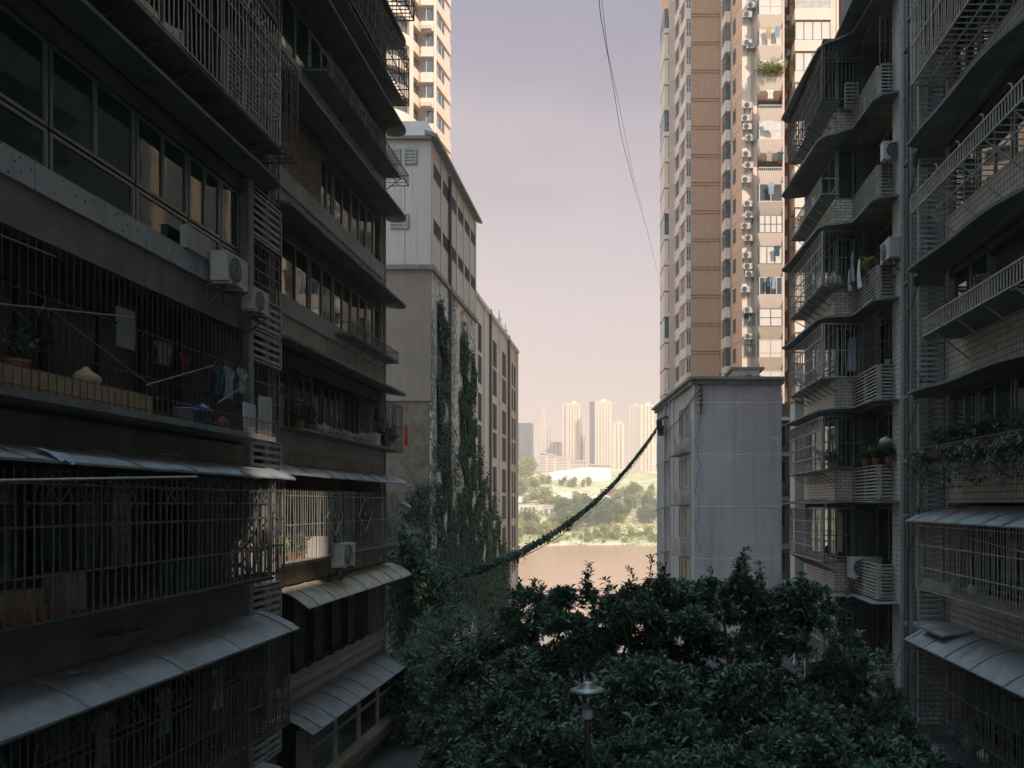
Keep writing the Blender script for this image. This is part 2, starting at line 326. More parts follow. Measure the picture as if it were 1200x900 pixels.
def cage(root,F,u0,u1,n,z0,z1,step=.115,hz=(0,.33,.66,1),mat='bar',w=.014,lo=True,hi=True,bottom=True,nb=.0,arch=0,skip=None,diam=0,top=False):
    b=MB(); k=max(1,int(round((u1-u0)/step)))
    for i in range(k+1):
        u=u0+(u1-u0)*i/k; j=0 if i in(0,k) else 1
        mu,mn=random.gauss(0,.009)*j,random.gauss(0,.012)*j; zm=(z0+z1)/2; ww=w if j else w*2
        b.bar(F(u+random.gauss(0,.006)*j,n,z0),F(u+mu,n+mn,zm),ww); b.bar(F(u+mu,n+mn,zm),F(u+random.gauss(0,.006)*j,n,z1),ww)
    for h in hz:
        z=z0+(z1-z0)*h; b.bar(F(u0,n,z),F(u1,n,z),w*1.6)
        for s,u in ((lo,u0),(hi,u1)):
            if s: b.bar(F(u,nb,z),F(u,n,z),w*1.6)
    for s,u in ((lo,u0),(hi,u1)):
        if s:
            m=max(1,int((n-nb)/step))
            for j in range(m): b.bar(F(u,nb+(n-nb)*j/m,z0),F(u,nb+(n-nb)*j/m,z1),w)
    if bottom:
        k2=max(1,int((u1-u0)/.22))
        for i in range(k2+1):
            u=u0+(u1-u0)*i/k2; b.bar(F(u,nb,z0),F(u,n,z0),w*1.3)
        for j in range(3): b.bar(F(u0,nb+(n-nb)*j/3,z0-.01),F(u1,nb+(n-nb)*j/3,z0-.01),w*1.3)
    if top:
        k2=max(1,int((u1-u0)/.3))
        for i in range(k2+1):
            u=u0+(u1-u0)*i/k2; b.bar(F(u,nb,z1),F(u,n,z1),w*1.3)
    if arch:
        a=(u1-u0)/arch; h=min(.42,(z1-z0)*.25)
        for i in range(arch):
            c=u0+a*(i+.5); r=min(a*.42,h*1.1)
            for rr in (r,r*.55):
                pts=[F(c+rr*math.cos(t),n+.01,z1-h+rr*math.sin(t)*h/r) for t in [math.pi*q/8 for q in range(9)]]
                for p,q in zip(pts[:-1],pts[1:]): b.bar(p,q,w)
            for t in (.25,.5,.75): b.bar(F(c,n+.01,z1-h),F(c+r*math.cos(math.pi*t),n+.01,z1-h+h*math.sin(math.pi*t)),w)
            b.bar(F(c-a*.45,n+.01,z1-h),F(c+a*.45,n+.01,z1-h),w*1.4)
    for q in range(diam):
        c=u0+(u1-u0)*(.35+.27*q); r=.62; zc=(z0+z1)/2+.15
        P=[F(c-r,n+.03,zc),F(c,n+.03,zc+r*.8),F(c+r,n+.03,zc),F(c,n+.03,zc-r*.8)]
        for i in range(4): b.bar(P[i],P[(i+1)%4],w*2.6)
        b.bar(F(c-.1,n+.03,zc),F(c+.1,n+.03,zc+.1),w*2); b.bar(F(c-.1,n+.03,zc+.08),F(c+.1,n+.03,zc-.04),w*2)
    return part('security_cage',b,K[mat],root)
def louvre(root,F,u0,u1,z0,z1,n=0,pitch=.11,mat='lou',side=None,tilt=.035):
    th=pitch*.42
    b=MB(); z=z0+.04
    while z<z1-.04:
        p=[F(u0,n-.035,z+tilt),F(u1,n-.035,z+tilt),F(u1,n+.03,z),F(u0,n+.03,z),F(u0,n-.035,z+tilt+th*.7),F(u1,n-.035,z+tilt+th*.7),F(u1,n+.03,z+th),F(u0,n+.03,z+th)]
        b.hexa(p)
        z+=pitch
    for u in (u0,u1): b.fbox(F,u-.025,u+.025,n-.05,n+.045,z0,z1)
    if u1-u0>1.2:
        m=(u0+u1)/2; b.fbox(F,m-.018,m+.018,n-.045,n+.04,z0,z1)
    b.fbox(F,u0,u1,n-.045,n+.04,z0-.03,z0); b.fbox(F,u0,u1,n-.045,n+.04,z1,z1+.03)
    return part('louvre_screen',b,K[mat],root)
def railing(root,F,u0,u1,n,z0,h,step=.12,mat='barl',w=.018,back=0,braces=0,scroll=False):
    b=MB(); k=int((u1-u0)/step)
    for i in range(k+1):
        u=u0+(u1-u0)*i/k; b.bar(F(u,n,z0),F(u,n,z0+h),w)
    for z in (z0,z0+h): b.bar(F(u0,n,z),F(u1,n,z),w*1.5); b.bar(F(u0,back,z),F(u0,n,z),w*1.5); b.bar(F(u1,back,z),F(u1,n,z),w*1.5)
    b.bar(F(u0,(n+back)/2,z0),F(u1,(n+back)/2,z0),w*1.3)
    k=max(1,int((u1-u0)/.3))
    for i in range(k+1):
        u=u0+(u1-u0)*i/k; b.bar(F(u,back,z0),F(u,n,z0),w)
    for i in range(braces):
        u=u0+(u1-u0)*(i+.5)/braces; b.bar(F(u,n,z0),F(u,back+.02,z0-.75*(n-back)),w*1.3)
        if scroll:
            b.bar(F(u,n,z0+h),F(u,n+.02,z0+h+.12),w); b.bar(F(u,n+.02,z0+h+.12),F(u+.1,n+.03,z0+h+.16),w)
    return part('shelf_railing',b,K[mat],root)
def box(root,name,F,u0,u1,n0,n1,z0,z1,mat,**k):
    b=MB(); b.fbox(F,u0,u1,n0,n1,z0,z1); return part(name,b,K[mat],root)
def bracket(root,F,u,n,z,mat='rust'):
    b=MB()
    for d in (0,.55): b.bar(F(u+d,0,z),F(u+d,n,z),.03); b.bar(F(u+d,n,z),F(u+d,.02,z-.35),.025)
    for q in (0.05,.5,1): b.bar(F(u-.1,n*q,z+.02),F(u+.65,n*q,z+.02),.035)
    return part('wall_bracket',b,K[mat],root)

# leaves
def leafmesh(C,D,L,W,droop=.15,fold=.25):
    """C centres (N,3) leaf bases, D directions (N,3); returns verts,tris"""
    N=len(C); D=D/np.linalg.norm(D,axis=1,keepdims=True)
    up=np.tile(np.array((0,0,1.)),(N,1))+rng.normal(0,.25,(N,3)); S=np.cross(D,up); S/=np.linalg.norm(S,axis=1,keepdims=True)+1e-9
    U=np.cross(S,D); L=L*np.ones(N); W=W*np.ones(N)
    L=L[:,None];W=W[:,None]
    base=C; mid=C+D*L*.55; tip=C+D*L-np.array((0,0,1.))*L*droop
    l=mid+S*W*.5+U*W*fold; r=mid-S*W*.5+U*W*fold
    V=np.stack([base,l,tip,r,mid-U*W*.02],1).reshape(-1,3)
    i=np.arange(N)*5
    T=np.concatenate([np.stack([i,i+1,i+4],1),np.stack([i+1,i+2,i+4],1),np.stack([i+2,i+3,i+4],1),np.stack([i+3,i,i+4],1)])
    return V,T
def whorls(C,A,n=8,L=.28,W=.085,spread=1.1):
    """rosettes of n leaves at C with axes A"""
    N=len(C); A=A/np.linalg.norm(A,axis=1,keepdims=True)
    h=np.where(np.abs(A[:,2:3])<.9,np.array([[0,0,1.]]),np.array([[1.,0,0]])); X=np.cross(A,h); X/=np.linalg.norm(X,axis=1,keepdims=True); Y=np.cross(A,X)
    c=[];d=[];l=[]
    sz=rng.uniform(.65,1.25,N)
    for k in range(n):
        t=2*math.pi*k/n+rng.uniform(-.35,.35,N); e=rng.uniform(.5,1.25,N)*spread
        dd=A*np.cos(e)[:,None]+(X*np.cos(t)[:,None]+Y*np.sin(t)[:,None])*np.sin(e)[:,None]
        c.append(C+A*rng.uniform(-.08,.04,N)[:,None]); d.append(dd); l.append(L*sz*rng.uniform(.7,1.15,N))
    l=np.concatenate(l)
    return leafmesh(np.concatenate(c),np.concatenate(d),l,l*W/L,droop=.16)
# ================================================================== prototypes
def make_ac(name,label,group=None,w=.82,h=.56,d=.3,loc=(0,0,-200),brk=True):
    t=thing(name,label,'air conditioner',loc,group); x,y,z=loc
    b=MB(); b.box(x-w/2,x+w/2,y-d/2,y+d/2,z+.04,z+h)
    for s in (-1,1): b.box(x+s*w*.35-.04,x+s*w*.35+.04,y-d/2-.01,y+d/2+.01,z,z+.04)
    b.box(x-w/2-.008,x+w/2+.008,y-d/2-.008,y+d/2+.008,z+h-.03,z+h+.006)
    for i in range(7): b.box(x+w*.30,x+w*.46,y-d/2-.008,y-d/2-.001,z+.12+i*.05,z+.14+i*.05)
    part('casing',b,K['white'],t)
    r=h*.40; cx=x-w*.12; cz=z+h*.52; g=MB(); n=24
    pts=[(cx+r*math.cos(2*math.pi*i/n),y-d/2-.012,cz+r*math.sin(2*math.pi*i/n)) for i in range(n)]
    g.v=pts+[(p[0],y-d/2-.002,p[2]) for p in pts]; g.f=[tuple(range(n)),tuple(range(2*n-1,n-1,-1))]+[(i,n+i,n+(i+1)%n,(i+1)%n) for i in range(n)]
    f=part('fan_opening',g,K['black'],t)
    g=MB()
    for rr in (1,.72,.46,.22):
        q=[(cx+r*rr*math.cos(2*math.pi*i/16),y-d/2-.022,cz+r*rr*math.sin(2*math.pi*i/16)) for i in range(17)]
        for a,c in zip(q[:-1],q[1:]): g.bar(a,c,.012)
    for i in range(8):
        t_=math.pi*2*i/8; g.bar((cx+.05*math.cos(t_),y-d/2-.02,cz+.05*math.sin(t_)),(cx+r*math.cos(t_+.3),y-d/2-.02,cz+r*math.sin(t_+.3)),.009)
    part('fan_guard',g,K['pipe'],f)
    if brk:
        g=MB()
        for s in (-1,1):
            g=MB(); xx=x+s*w*.35; g.bar((xx,y-d/2-.05,z-.02),(xx,y+d/2+.12,z-.02),.035); g.bar((xx,y-d/2,z-.03),(xx,y+d/2+.11,z-.36),.028); g.bar((xx,y+d/2+.11,z),(xx,y+d/2+.11,z-.4),.03); part('bracket',g,K['rust'],t)
    return t
AC=make_ac('air_conditioner','weathered white air conditioner beside the perforated band of the left building',loc=(-60,20,-5))
def ac(x,y,z,face,label,group='air conditioners hung on the facades',sc=1,first=[True]):
    rz={'+x':R(90),'-x':R(-90),'-y':0}[face] if isinstance(face,str) else face
    if first[0]:
        first[0]=False; AC.location=(x,y,z+CZ); AC.rotation_euler=(0,0,rz); AC['label']=label; AC['group']=group; AC.scale=(sc,)*3; return AC
    return dup(AC,(x,y,z),rz,label,group,sc)

def foliage(name,C,A,n,L,W,m,parent=None,spread=1.1):
    v,f=whorls(C,A,n,L,W,spread); return mesh_obj(name,v,f,K[m],parent)
def make_plant(loc,label,h=.4,r=.25,n=26,L=.2,W=.05,m='ivyl',pot='clay',pr=.13,ph=.2,group='potted plants on the ledges'):
    t=thing('potted_plant',label,'plant',loc,group); x,y,z=loc
    b=MB(); b.lathe((x,y,z),[(pr*.7,0),(pr*.98,ph*.85),(pr*1.1,ph*.85),(pr*1.1,ph),(pr*.9,ph),(pr*.88,ph*.9)],12); part('pot',b,K[pot],t)
    C=np.stack([x+rng.normal(0,r*.5,n),y+rng.normal(0,r*.5,n),z+ph+rng.uniform(.03,h,n)],1); A=np.stack([rng.normal(0,.5,n),rng.normal(0,.5,n),np.ones(n)],1)
    o=foliage('foliage',C,A,6,L,W,m,t); b=MB()
    for i in range(0,n,4): b.bar((x,y,z+ph*.8),C[i],.008)
    part('stem',b,K['bark'],t); return t
def garment(F,u,n,z,w,h,mat,label,kind='shirt',cat='laundry',group='laundry hung out to dry'):
    """cloth hanging from (u,n,z)"""
    rows=[]; k=8
    for j in range(9):
        t=j/8; ww=w*(.55 if j==0 else (1.25 if j in(1,2) and kind=='shirt' else (.8+.12*t)))
        rows.append([F(u+ww*(i/k-.5), n+.035*math.sin(i*1.7+j*.4)*(.4+t), z-h*t-.015*math.sin(i*2.)) for i in range(k+1)])
    back=[[ (p[0]+.006,p[1]+.006,p[2]) for p in r] for r in rows]
    b=MB(); b.grid(rows); b.grid(back)
    t0=thing('hanging_'+kind,label,cat,F(u,n,z-h),group); part('cloth',b,K[mat],t0,True)
    b=MB(); b.bar(F(u-w*.3,n,z),F(u,n,z+.08),.012); b.bar(F(u+w*.3,n,z),F(u,n,z+.08),.012); b.bar(F(u,n,z+.08),F(u,n,z+.16),.01); part('hanger',b,K['bar'],t0)
    return t0
def pole(name,p,q,r,mat,label,cat,group=None):
    b=MB(); b.tube([p,q],r,6); o=part(name,b,K[mat]); return tag(o,label,cat,group)
def bagheap(F,u,n,z,s,mat,label,name='plastic_bag',group=None):
    b=MB(); k=10; m=7; rows=[]
    for i in range(m+1):
        t=i/m; rr=s*(math.sin(math.pi*min(1,t*.85+.12))**.6)*(1 if t<.85 else .5)
        rows.append([F(u+rr*math.cos(2*math.pi*j/k)*random.uniform(.8,1.15), n+rr*.6*math.sin(2*math.pi*j/k)*random.uniform(.8,1.15), z+s*1.5*t+random.uniform(-.02,.02)*(1 if 0<i<m else 0)) for j in range(k)])
    for r in rows: r.append(r[0])
    b.grid(rows); b.f.append(tuple(range(k))[::-1]); b.f.append(tuple(m*(k+1)+j for j in range(k)))
    return tag(part(name,b,K[mat],smooth=True),label,'bag',group)
def bucket(x,y,z,r,h,mat,label,name='bucket'):
    t=thing(name,label,'bucket',(x,y,z)); b=MB(); b.lathe((x,y,z),[(r*.75,0),(r,h),(r*1.07,h),(r*1.07,h*.92),(r*1.0,h*.9),(r*.94,h*.95),(r*.7,.02)],16); part('tub',b,K[mat],t,True)
    b=MB(); q=[(x+r*math.cos(a),y,z+h+r*.6*math.sin(a)) for a in [math.pi*i/10 for i in range(11)]]
    for a,c in zip(q[:-1],q[1:]): b.bar(a,c,.01)
    part('handle',b,K['bar'],t); return t

# ================================================================== LEFT NEAR BUILDING  (facade X=-7.6, u=Y, n=+X)
L1=F2(-7.6,0,0,1,1,0)
B1=thing('apartment_building','dark near left apartment block with long barred balconies and perforated grey band','building',(-13,4,-8))
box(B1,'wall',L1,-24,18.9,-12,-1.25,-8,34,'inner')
b=MB(); b.fbox(L1,16.95,17.2,-1.25,-.02,-8,34); b.fbox(L1,18.75,18.9,-1.25,-.3,-8,34); parts('pier',b,K['concrete'],B1)
b=MB(); b.fbox(L1,3.0,3.3,-1.25,-.3,-8,34); b.fbox(L1,9.4,9.55,-1.25,-.35,-8,34); parts('pier',b,K['concrete'],B1)
U0,U1=2.0,16.95
for z in (-4.75,-1.62,1.25,3.9,6.95,10.0,13.1,16.1):
    box(B1,'floor_slab',L1,-24,18.75,-1.25,-.22,z-.14,z,'concrete')
# spandrels
def spand(root,F,u0,u1,z0,z1,mat='stucco',n1=0.,n0=-.2): return box(root,'spandrel_wall',F,u0,u1,n0,n1,z0,z1,mat)
spand(B1,L1,-24,17.0,3.42,4.0); 
b=MB(); u=-24
while u<15.6:
    w=random.uniform(1.9,3.1); e=min(u+w,15.9); b.fbox(L1,u,e-.03,-.15,.05,4.0,4.36); u+=w
parts('perforated_band',b,K['perf'],B1)
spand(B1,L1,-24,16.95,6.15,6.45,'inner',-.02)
spand(B1,L1,-24,17.0,6.56,6.98,'concrete',-.05)
spand(B1,L1,-24,17.0,.55,1.15,'stucco',-.03)
spand(B1,L1,-24,17.0,-2.32,-1.5,'stucco',-.03)
spand(B1,L1,-24,17.0,-5.5,-4.65,'stucco',-.03)
spand(B1,L1,-24,17.0,9.6,10.0,'concrete',-.05)
spand(B1,L1,-24,17.0,12.6,13.1,'concrete',-.05)
for zz in (15.7,18.7,21.7,24.7,27.7): spand(B1,L1,-24,17.0,zz,zz+1.3,'concrete',-.05)
# F2 windows behind the perforated band
ws=[(3.4,5.7),(5.8,7.9),(8.0,9.35),(9.5,11.3),(11.35,13.3),(13.35,14.9),(14.95,16.1),(16.15,16.9)]
for i,(a,e) in enumerate(ws):
    window(B1,L1,a,e,4.40,4.95,-.1,max(1,int((e-a)/1.1)),None,'frame','glass')
    window(B1,L1,a,e,4.99,6.13,-.1,2 if e-a>1 else 1,None,'frame','glass',curtain={2:'curt',4:'curt',6:'curto'}.get(i),cside={4:1,2:1}.get(i,0),open_={1:0}.get(i))
b=MB(); b.fbox(L1,9.95,10.55,-.19,-.13,5.04,5.75); part('shutter_board',b,K['stucco2'],B1)
box(B1,'meter_box',L1,14.5,15.35,.0,.12,4.36,4.75,'strip')
canopy(B1,L1,-24,17.6,.68,6.44,.06,.1,0,.75)
# pipes on the underside
b=MB()
for k in range(8): b.tube([L1(5+k*1.6,.12+.05*(k%3),6.72),L1(6.4+k*1.6,.14,6.76)],.035)
parts('service_pipe',b,K['pipe'],B1)
for k in range(14): b=MB(); u=4.5+k*.92; b.bar(L1(u,0,6.86),L1(u,.7,6.98),.035); b.bar(L1(u,.02,6.6),L1(u,.66,6.94),.025); part('support_bracket',b,K['bar'],B1)
b=MB(); b.fbox(L1,3.0,17.0,0,.77,6.955,6.985); part('cage_floor',b,K['canopy'],B1)
b=MB(); b.fbox(L1,3.0,17.0,0,.71,10.13,10.16); part('cage_floor',b,K['canopy'],B1)
# F3 cage
cage(B1,L1,3.0,16.75,.78,7.02,9.25,.135,(0,.36,.7,.86),'barl',.014,False,True,True,arch=7)
cage(B1,L1,16.85,17.75,.74,7.08,9.0,.12,(0,.25,.5,.75,1),'rust',.016,True,True,True)
for i,(a,e) in enumerate([(3.4,5.9),(6,9.3),(9.6,11.6),(11.7,13.6),(13.7,15.4)]):
    window(B1,L1,a,e,7.3,9.3,-.35,3 if e-a>2 else 2,8.0,'frame','glass',curtain=['curt','curt',None,'curto','curt'][i])
louvre(B1,L1,15.5,16.9,7.3,8.6,.3,.1)
canopy(B1,L1,-24,17.3,.72,9.5,.07,.1,0,.6)
cage(B1,L1,3.0,16.9,.72,10.2,12.2,.135,(0,.36,.7,.86),'bar',.016,False,True,True,arch=7)
for a,e in ((3.4,7),(7.1,9.3),(9.6,13),(13.2,16.8)): window(B1,L1,a,e,10.4,12.3,-.3,3,None,'frame','glass')
canopy(B1,L1,-24,17.3,.72,12.55,.07,.1,0,.6)
# F1 open barred balcony
b=MB(); b.fbox(L1,-24,16.95,-.22,.62,1.22,1.32); part('balcony_shelf',b,K['concrete'],B1)
b=MB()
for i in range(92):
    u=3.2+i*.15; b.bar(L1(u,-.02,1.3),L1(u,-.02,3.4),.013)
for z in (2.0,2.7): b.bar(L1(3,-.02,z),L1(16.95,-.02,z),.02)
part('balcony_bars',b,K['black'],B1)
for a,e in ((3.6,6.2),(6.6,9.2),(9.8,12.2),(12.8,16.6)): window(B1,L1,a,e,1.9 if a>9 else 1.5,3.2,-1.15,3,None,'black','darkpane')
b=MB(); 
for i in range(50):
    u=9.3+i*.15; b.bar(L1(u,.58,1.32),L1(u,.58,1.6),.01)
b.bar(L1(5,.6,1.58),L1(16.9,.6,1.58),.014); b.bar(L1(3,.6,1.36),L1(16.9,.6,1.36),.014)
part('shelf_railing',b,K['rust'],B1)
# F0
awning(B1,L1,-8,17.55,.78,.5,.24,'awn',1.9,.03)
cage(B1,L1,3.0,16.6,.62,-1.42,.42,.16,(0,.3,.62,.9),'bar',.018,False,True,True,arch=10)
cage(B1,L1,16.55,17.3,.64,-1.4,.46,.12,(0,.3,.6,.88,1),'bar',.018,True,True,True)
b=MB(); b.fbox(L1,-24,16.9,-.2,.6,-1.5,-1.45); part('cage_floor',b,K['inner'],B1)
for i,(a,e) in enumerate([(3.4,6.2),(6.3,9.3),(9.6,12.2),(12.4,15),(15.1,16.8)]): window(B1,L1,a,e,-1.1,.4,-1.0,3,None,'black','glass',curtain=[None,None,'cloth3',None,None][i],cside=1)
bracket(B1,L1,7.6,.5,-1.95); bracket(B1,L1,12.2,.5,-1.9)
# F-1
awning(B1,L1,-8,17.7,.82,-2.58,.36,'awn',2.4,.02,1.5)
cage(B1,L1,3.0,16.5,.66,-4.45,-2.68,.14,(0,.35,.7,1),'bar',.016,False,True,True,arch=10,top=True)
cage(B1,L1,16.45,17.45,.68,-4.5,-2.62,.12,(0,.25,.5,.75,1),'bar',.016,True,True,True)
for i,(a,e) in enumerate([(3.4,6.2),(6.3,9.3),(9.6,12.2),(12.4,15),(15.1,16.8)]): window(B1,L1,a,e,-4.2,-2.7,-1.0,3,None,'black','glass',curtain=[None,None,None,'curt',None][i],cside=1)
# F-2
awning(B1,L1,-8,17.7,.82,-5.7,.34,'awn',2.1,.02); window(B1,L1,9.6,16.8,-7.4,-5.8,-.4,5)
# end louvre bay
for z0,z1 in ((-2.45,-1.72),(-5.4,-4.7),(.72,1.3),(2.95,3.5),(3.6,4.25),(5.45,6.35),(8.3,9.3),(11.3,12.4)):
    louvre(B1,L1,17.25,18.7,z0,z1,-.02,.15)
for z0,z1 in ((-1.6,.5),(1.4,2.9),(4.3,5.35),(6.5,8.2),(9.4,11.2)):
    cage(B1,L1,17.3,18.7,-.04,z0,z1,.18,(0,.25,.5,.75,1),'bar',.016,False,False,False)
b=MB(); b.tube([L1(17.08,.07,-8),L1(17.08,.07,34)],.055,8); b.tube([L1(18.82,-.2,-8),L1(18.82,-.2,34)],.05,8)
parts('drainpipe',b,K['pipe'],B1)
ac(-7.28,15.62,3.95,'+x','weathered white air conditioner beside the perforated band of the left building',sc=1.0)
ac(-7.30,16.75,3.72,'+x','second white air conditioner just behind the one on the perforated band',sc=.82)

# clutter on the F1 shelf of the near left building
for i in range(8):
    u=8.05+i*.62; t=thing('foam_planter','tan planting box in the barred shelf row of the near left building','planter',L1(u,.3,1.33),'tan planting boxes along the barred shelf')
    b=MB(); b.fbox(L1,u-.29,u+.29,.1,.12,1.33,1.58); b.fbox(L1,u-.29,u+.29,.5,.55,1.33,1.60); b.fbox(L1,u-.29,u-.27,.12,.5,1.33,1.58); b.fbox(L1,u+.27,u+.29,.12,.5,1.33,1.58); part('box_wall',b,K['wood'],t)
    b=MB(); b.fbox(L1,u-.27,u+.27,.12,.5,1.35,1.52); part('soil',b,K['soil'],t)
make_plant(L1(8.4,.3,1.55),'bushy plant growing from the leftmost planting boxes',.5,.3,30,.18,.04,'leaf2')
make_plant(L1(9.3,.3,1.55),'straggly plant above the planting boxes of the dark balcony',.7,.2,16,.16,.03,'ivy')
make_plant(L1(10.2,.3,1.52),'small leafy plant near the middle of the planting boxes',.3,.2,18,.16,.04,'ivy')
bagheap(L1,11.6,.25,1.5,.24,'wood','tan sack standing on the planting boxes','cloth_sack')
bagheap(L1,8.9,-.1,1.5,.45,'bag','shiny blue grey bundle behind bars at the left edge','tarpaulin_bundle')
bagheap(L1,8.7,-.15,2.15,.3,'bag','upper shiny bundle hung behind bars at the left edge','plastic_bundle')
bucket(*L1(14.05,.32,1.33),.17,.24,'cloth1','round pale basin on the shelf right of the tan boxes','basin')
bucket(*L1(14.55,.3,1.33),.2,.26,'blue','blue tub on the shelf between the basin and the red bag')
bagheap(L1,14.75,.25,1.5,.16,'blue','blue cloth bundle piled on the blue tub','cloth_bundle')
bagheap(L1,15.5,.25,1.33,.17,'red','dull red bag on the dark balcony shelf','cloth_bag')
for i,(u,w,h,s) in enumerate(((16.05,.55,.55,0),(16.75,.6,.75,1))):
    b=MB(); k=14; rows=[[L1(u-w/2+w*j/k,.5+.02*math.sin(j*1.8),1.33+h*t+s*.03*j/k) for j in range(k+1)] for t in (0,1)]; bk=[[(p[0]-.012,p[1],p[2]) for p in r] for r in rows]
    b.grid(rows); b.grid(bk); b.grid([rows[1],bk[1]]); b.grid([[rows[0][0],rows[1][0]],[bk[0][0],bk[1][0]]])
    tag(part('corrugated_sheet',b,K['strip']),['shorter corrugated sheet leaning on the dark balcony shelf','taller corrugated sheet at the far end of the dark balcony'][i],'sheet')
b=MB(); b.fbox(L1,12.75,13.15,-.05,.02,2.35,2.95); tag(part('wall_cabinet',b,K['concrete']),'small slatted cabinet fixed high on the dark balcony bars','cabinet')
for i,(p,q,l) in enumerate(((L1(9.3,.5,2.2),L1(12.6,.3,2.75),'clothes pole slanting up above the tan boxes'),(L1(12.6,.5,1.75),L1(15.2,.2,2.45),'clothes pole slanting up above the blue tub'),
      (L1(8.6,.6,2.75),L1(10.6,.2,2.2),'pale stick sloping down at the left edge of the dark balcony'),(L1(8.2,.5,3.0),L1(10.9,.3,3.15),'horizontal pole near the ceiling of the dark balcony'),(L1(14.8,.5,1.75),L1(16.8,.1,2.35),'clothes pole above the corrugated sheets'),(L1(10.7,.4,2.4),L1(12.9,.5,1.7),'thin rod crossing down behind the tan boxes'))):
    pole('clothes_pole',p,q,.013,'bar',l,'pole')
garment(L1,11.0,.1,2.5,.3,.42,'black','dark shirt hung over the tan boxes')
garment(L1,15.4,.2,2.5,.4,.55,'cloth3','dark shirt among the laundry over the red bag')
garment(L1,15.9,.15,2.55,.38,.6,'cloth1','pale blue shirt over the shorter corrugated sheet')
garment(L1,16.35,.2,2.6,.35,.5,'bag','grey striped shirt at the far end of the dark balcony')
garment(L1,15.0,-.2,2.65,.3,.45,'red','dull red cloth at the back of the dark balcony')
garment(L1,14.5,-.3,2.75,.5,.4,'bag','crumpled grey cloth high under the ceiling of the dark balcony')
b=MB()
for i in range(5): b.fbox(L1,9.9+i*.2,10.05+i*.2,.35,.5,-1.42,-1.26)
tag(part('brick_row',b,K['clay']),'row of bricks on the bottom of the large barred cage','bricks')
pole('bamboo_pole',L1(8.0,.85,.2),L1(13.4,.84,.42),.02,'barl','pale pole tied under the awning of the large cage','pole')

# ================================================================== LEFT SECOND BUILDING (facade X=-8.3)
L2=F2(-8.3,0,0,1,1,0)
B2=thing('apartment_building','second left apartment block with dark rounded canopies and ochre parapets','building',(-14,25,-8))
V0,V1=19.0,29.1
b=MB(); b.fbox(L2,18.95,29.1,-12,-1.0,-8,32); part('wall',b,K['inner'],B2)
b=MB(); b.fbox(L2,28.85,29.12,-12,-.02,-8,32); part('end_wall',b,K['stucco2'],B2)
b=MB(); b.fbox(L2,19.0,20.2,-1,-.05,-8,32); part('pier',b,K['concrete'],B2)
for k,z in enumerate((-7.6,-4.6,-1.5,1.6,4.7,7.6,10.7,13.7,16.8)):
    box(B2,'floor_slab',L2,18.95,28.85,-1,-.2,z-.14,z,'concrete')
for k,z in ((1,3.72),(2,6.72),(3,9.72),(4,12.68),(5,15.68)):
    canopy(B2,L2,19.0,29.6,.82,z,.07,.13,0,.85)
# F2, F3 spandrels + windows
for z in (3.85,6.85):
    spand(B2,L2,19.6,28.85,z,z+.72,'stucco2',0.02); spand(B2,L2,19.6,28.9,z+.72,z+1.18,'strip',.07)
for z in (4.92+.1,8.03):
    for i,(a,e) in enumerate([(20.6,22.4),(22.5,24.2),(24.3,25.8),(25.85,27.3),(27.35,28.8)]):
        if z>7 and i==0: 
            box(B2,'brick_wall',L2,20.2,23.2,-.3,-.04,8.03,9.75,'brick'); continue
        if z>7 and i==1: a=23.25
        window(B2,L2,a,e,z,z+1.48,-.08,2,None,'frame','glass',curtain='curt' if (i*7+int(z))%3==0 else None,cside=1)
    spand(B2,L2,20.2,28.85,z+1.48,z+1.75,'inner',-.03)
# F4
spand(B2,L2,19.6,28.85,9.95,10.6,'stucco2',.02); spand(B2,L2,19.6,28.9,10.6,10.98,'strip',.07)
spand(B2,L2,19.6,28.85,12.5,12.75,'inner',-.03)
for i,(a,e) in enumerate([(20.6,22.4),(22.5,24.2),(24.3,25.8),(25.85,27.3),(27.35,28.8)]): window(B2,L2,a,e,11.0,12.5,-.08,2,None,'framew' if i in(1,3) else 'frame','glass',curtain='curto' if i<2 else None)
for i,(a,e) in enumerate([(20.6,22.4),(22.5,24.2),(24.3,25.8),(25.85,27.3),(27.35,28.8)]): window(B2,L2,a,e,13.9,15.5,-.08,2,None,'frame','glass')
for i,(a,e) in enumerate([(20.6,22.4),(22.5,24.2),(24.3,25.8),(25.85,27.3),(27.35,28.8)]): window(B2,L2,a,e,17.0,18.5,-.08,2,None,'frame','glass')
spand(B2,L2,19.6,28.85,12.9,13.9,'concrete',0); spand(B2,L2,19.6,28.85,15.9,17.0,'concrete',0); spand(B2,L2,19.6,28.85,18.5,20,'concrete',0)
for z in (20.4,23.4,26.4,29.4): spand(B2,L2,19.6,28.85,z,z+1.4,'concrete',0)
# shelves / cages of the upper floors
b=MB(); b.fbox(L2,21.5,28.6,.1,.72,10.9,10.96); part('shelf_board',b,K['canopy'],B2)
railing(B2,L2,21.5,29.5,.75,10.98,.35,.14,'bar',.016,.08,5)
b=MB(); b.fbox(L2,20,29.2,.0,.7,13.62,13.68); part('shelf_board',b,K['canopy'],B2)
cage(B2,L2,20.0,29.4,.78,13.7,15.3,.14,(0,.35,.7,1),'bar',.016,False,True,True,arch=7)
cage(B2,L2,20.0,29.6,.9,16.75,18.2,.14,(0,.35,.7,1),'rust',.02,False,True,True,arch=7)
railing(B2,L2,24.0,28.9,.55,5.0-.2,.3,.13,'bar',.016,.07,4)
b=MB(); b.fbox(L2,24.0,29.0,.07,.55,4.74,4.78); part('shelf_board',b,K['canopy'],B2)
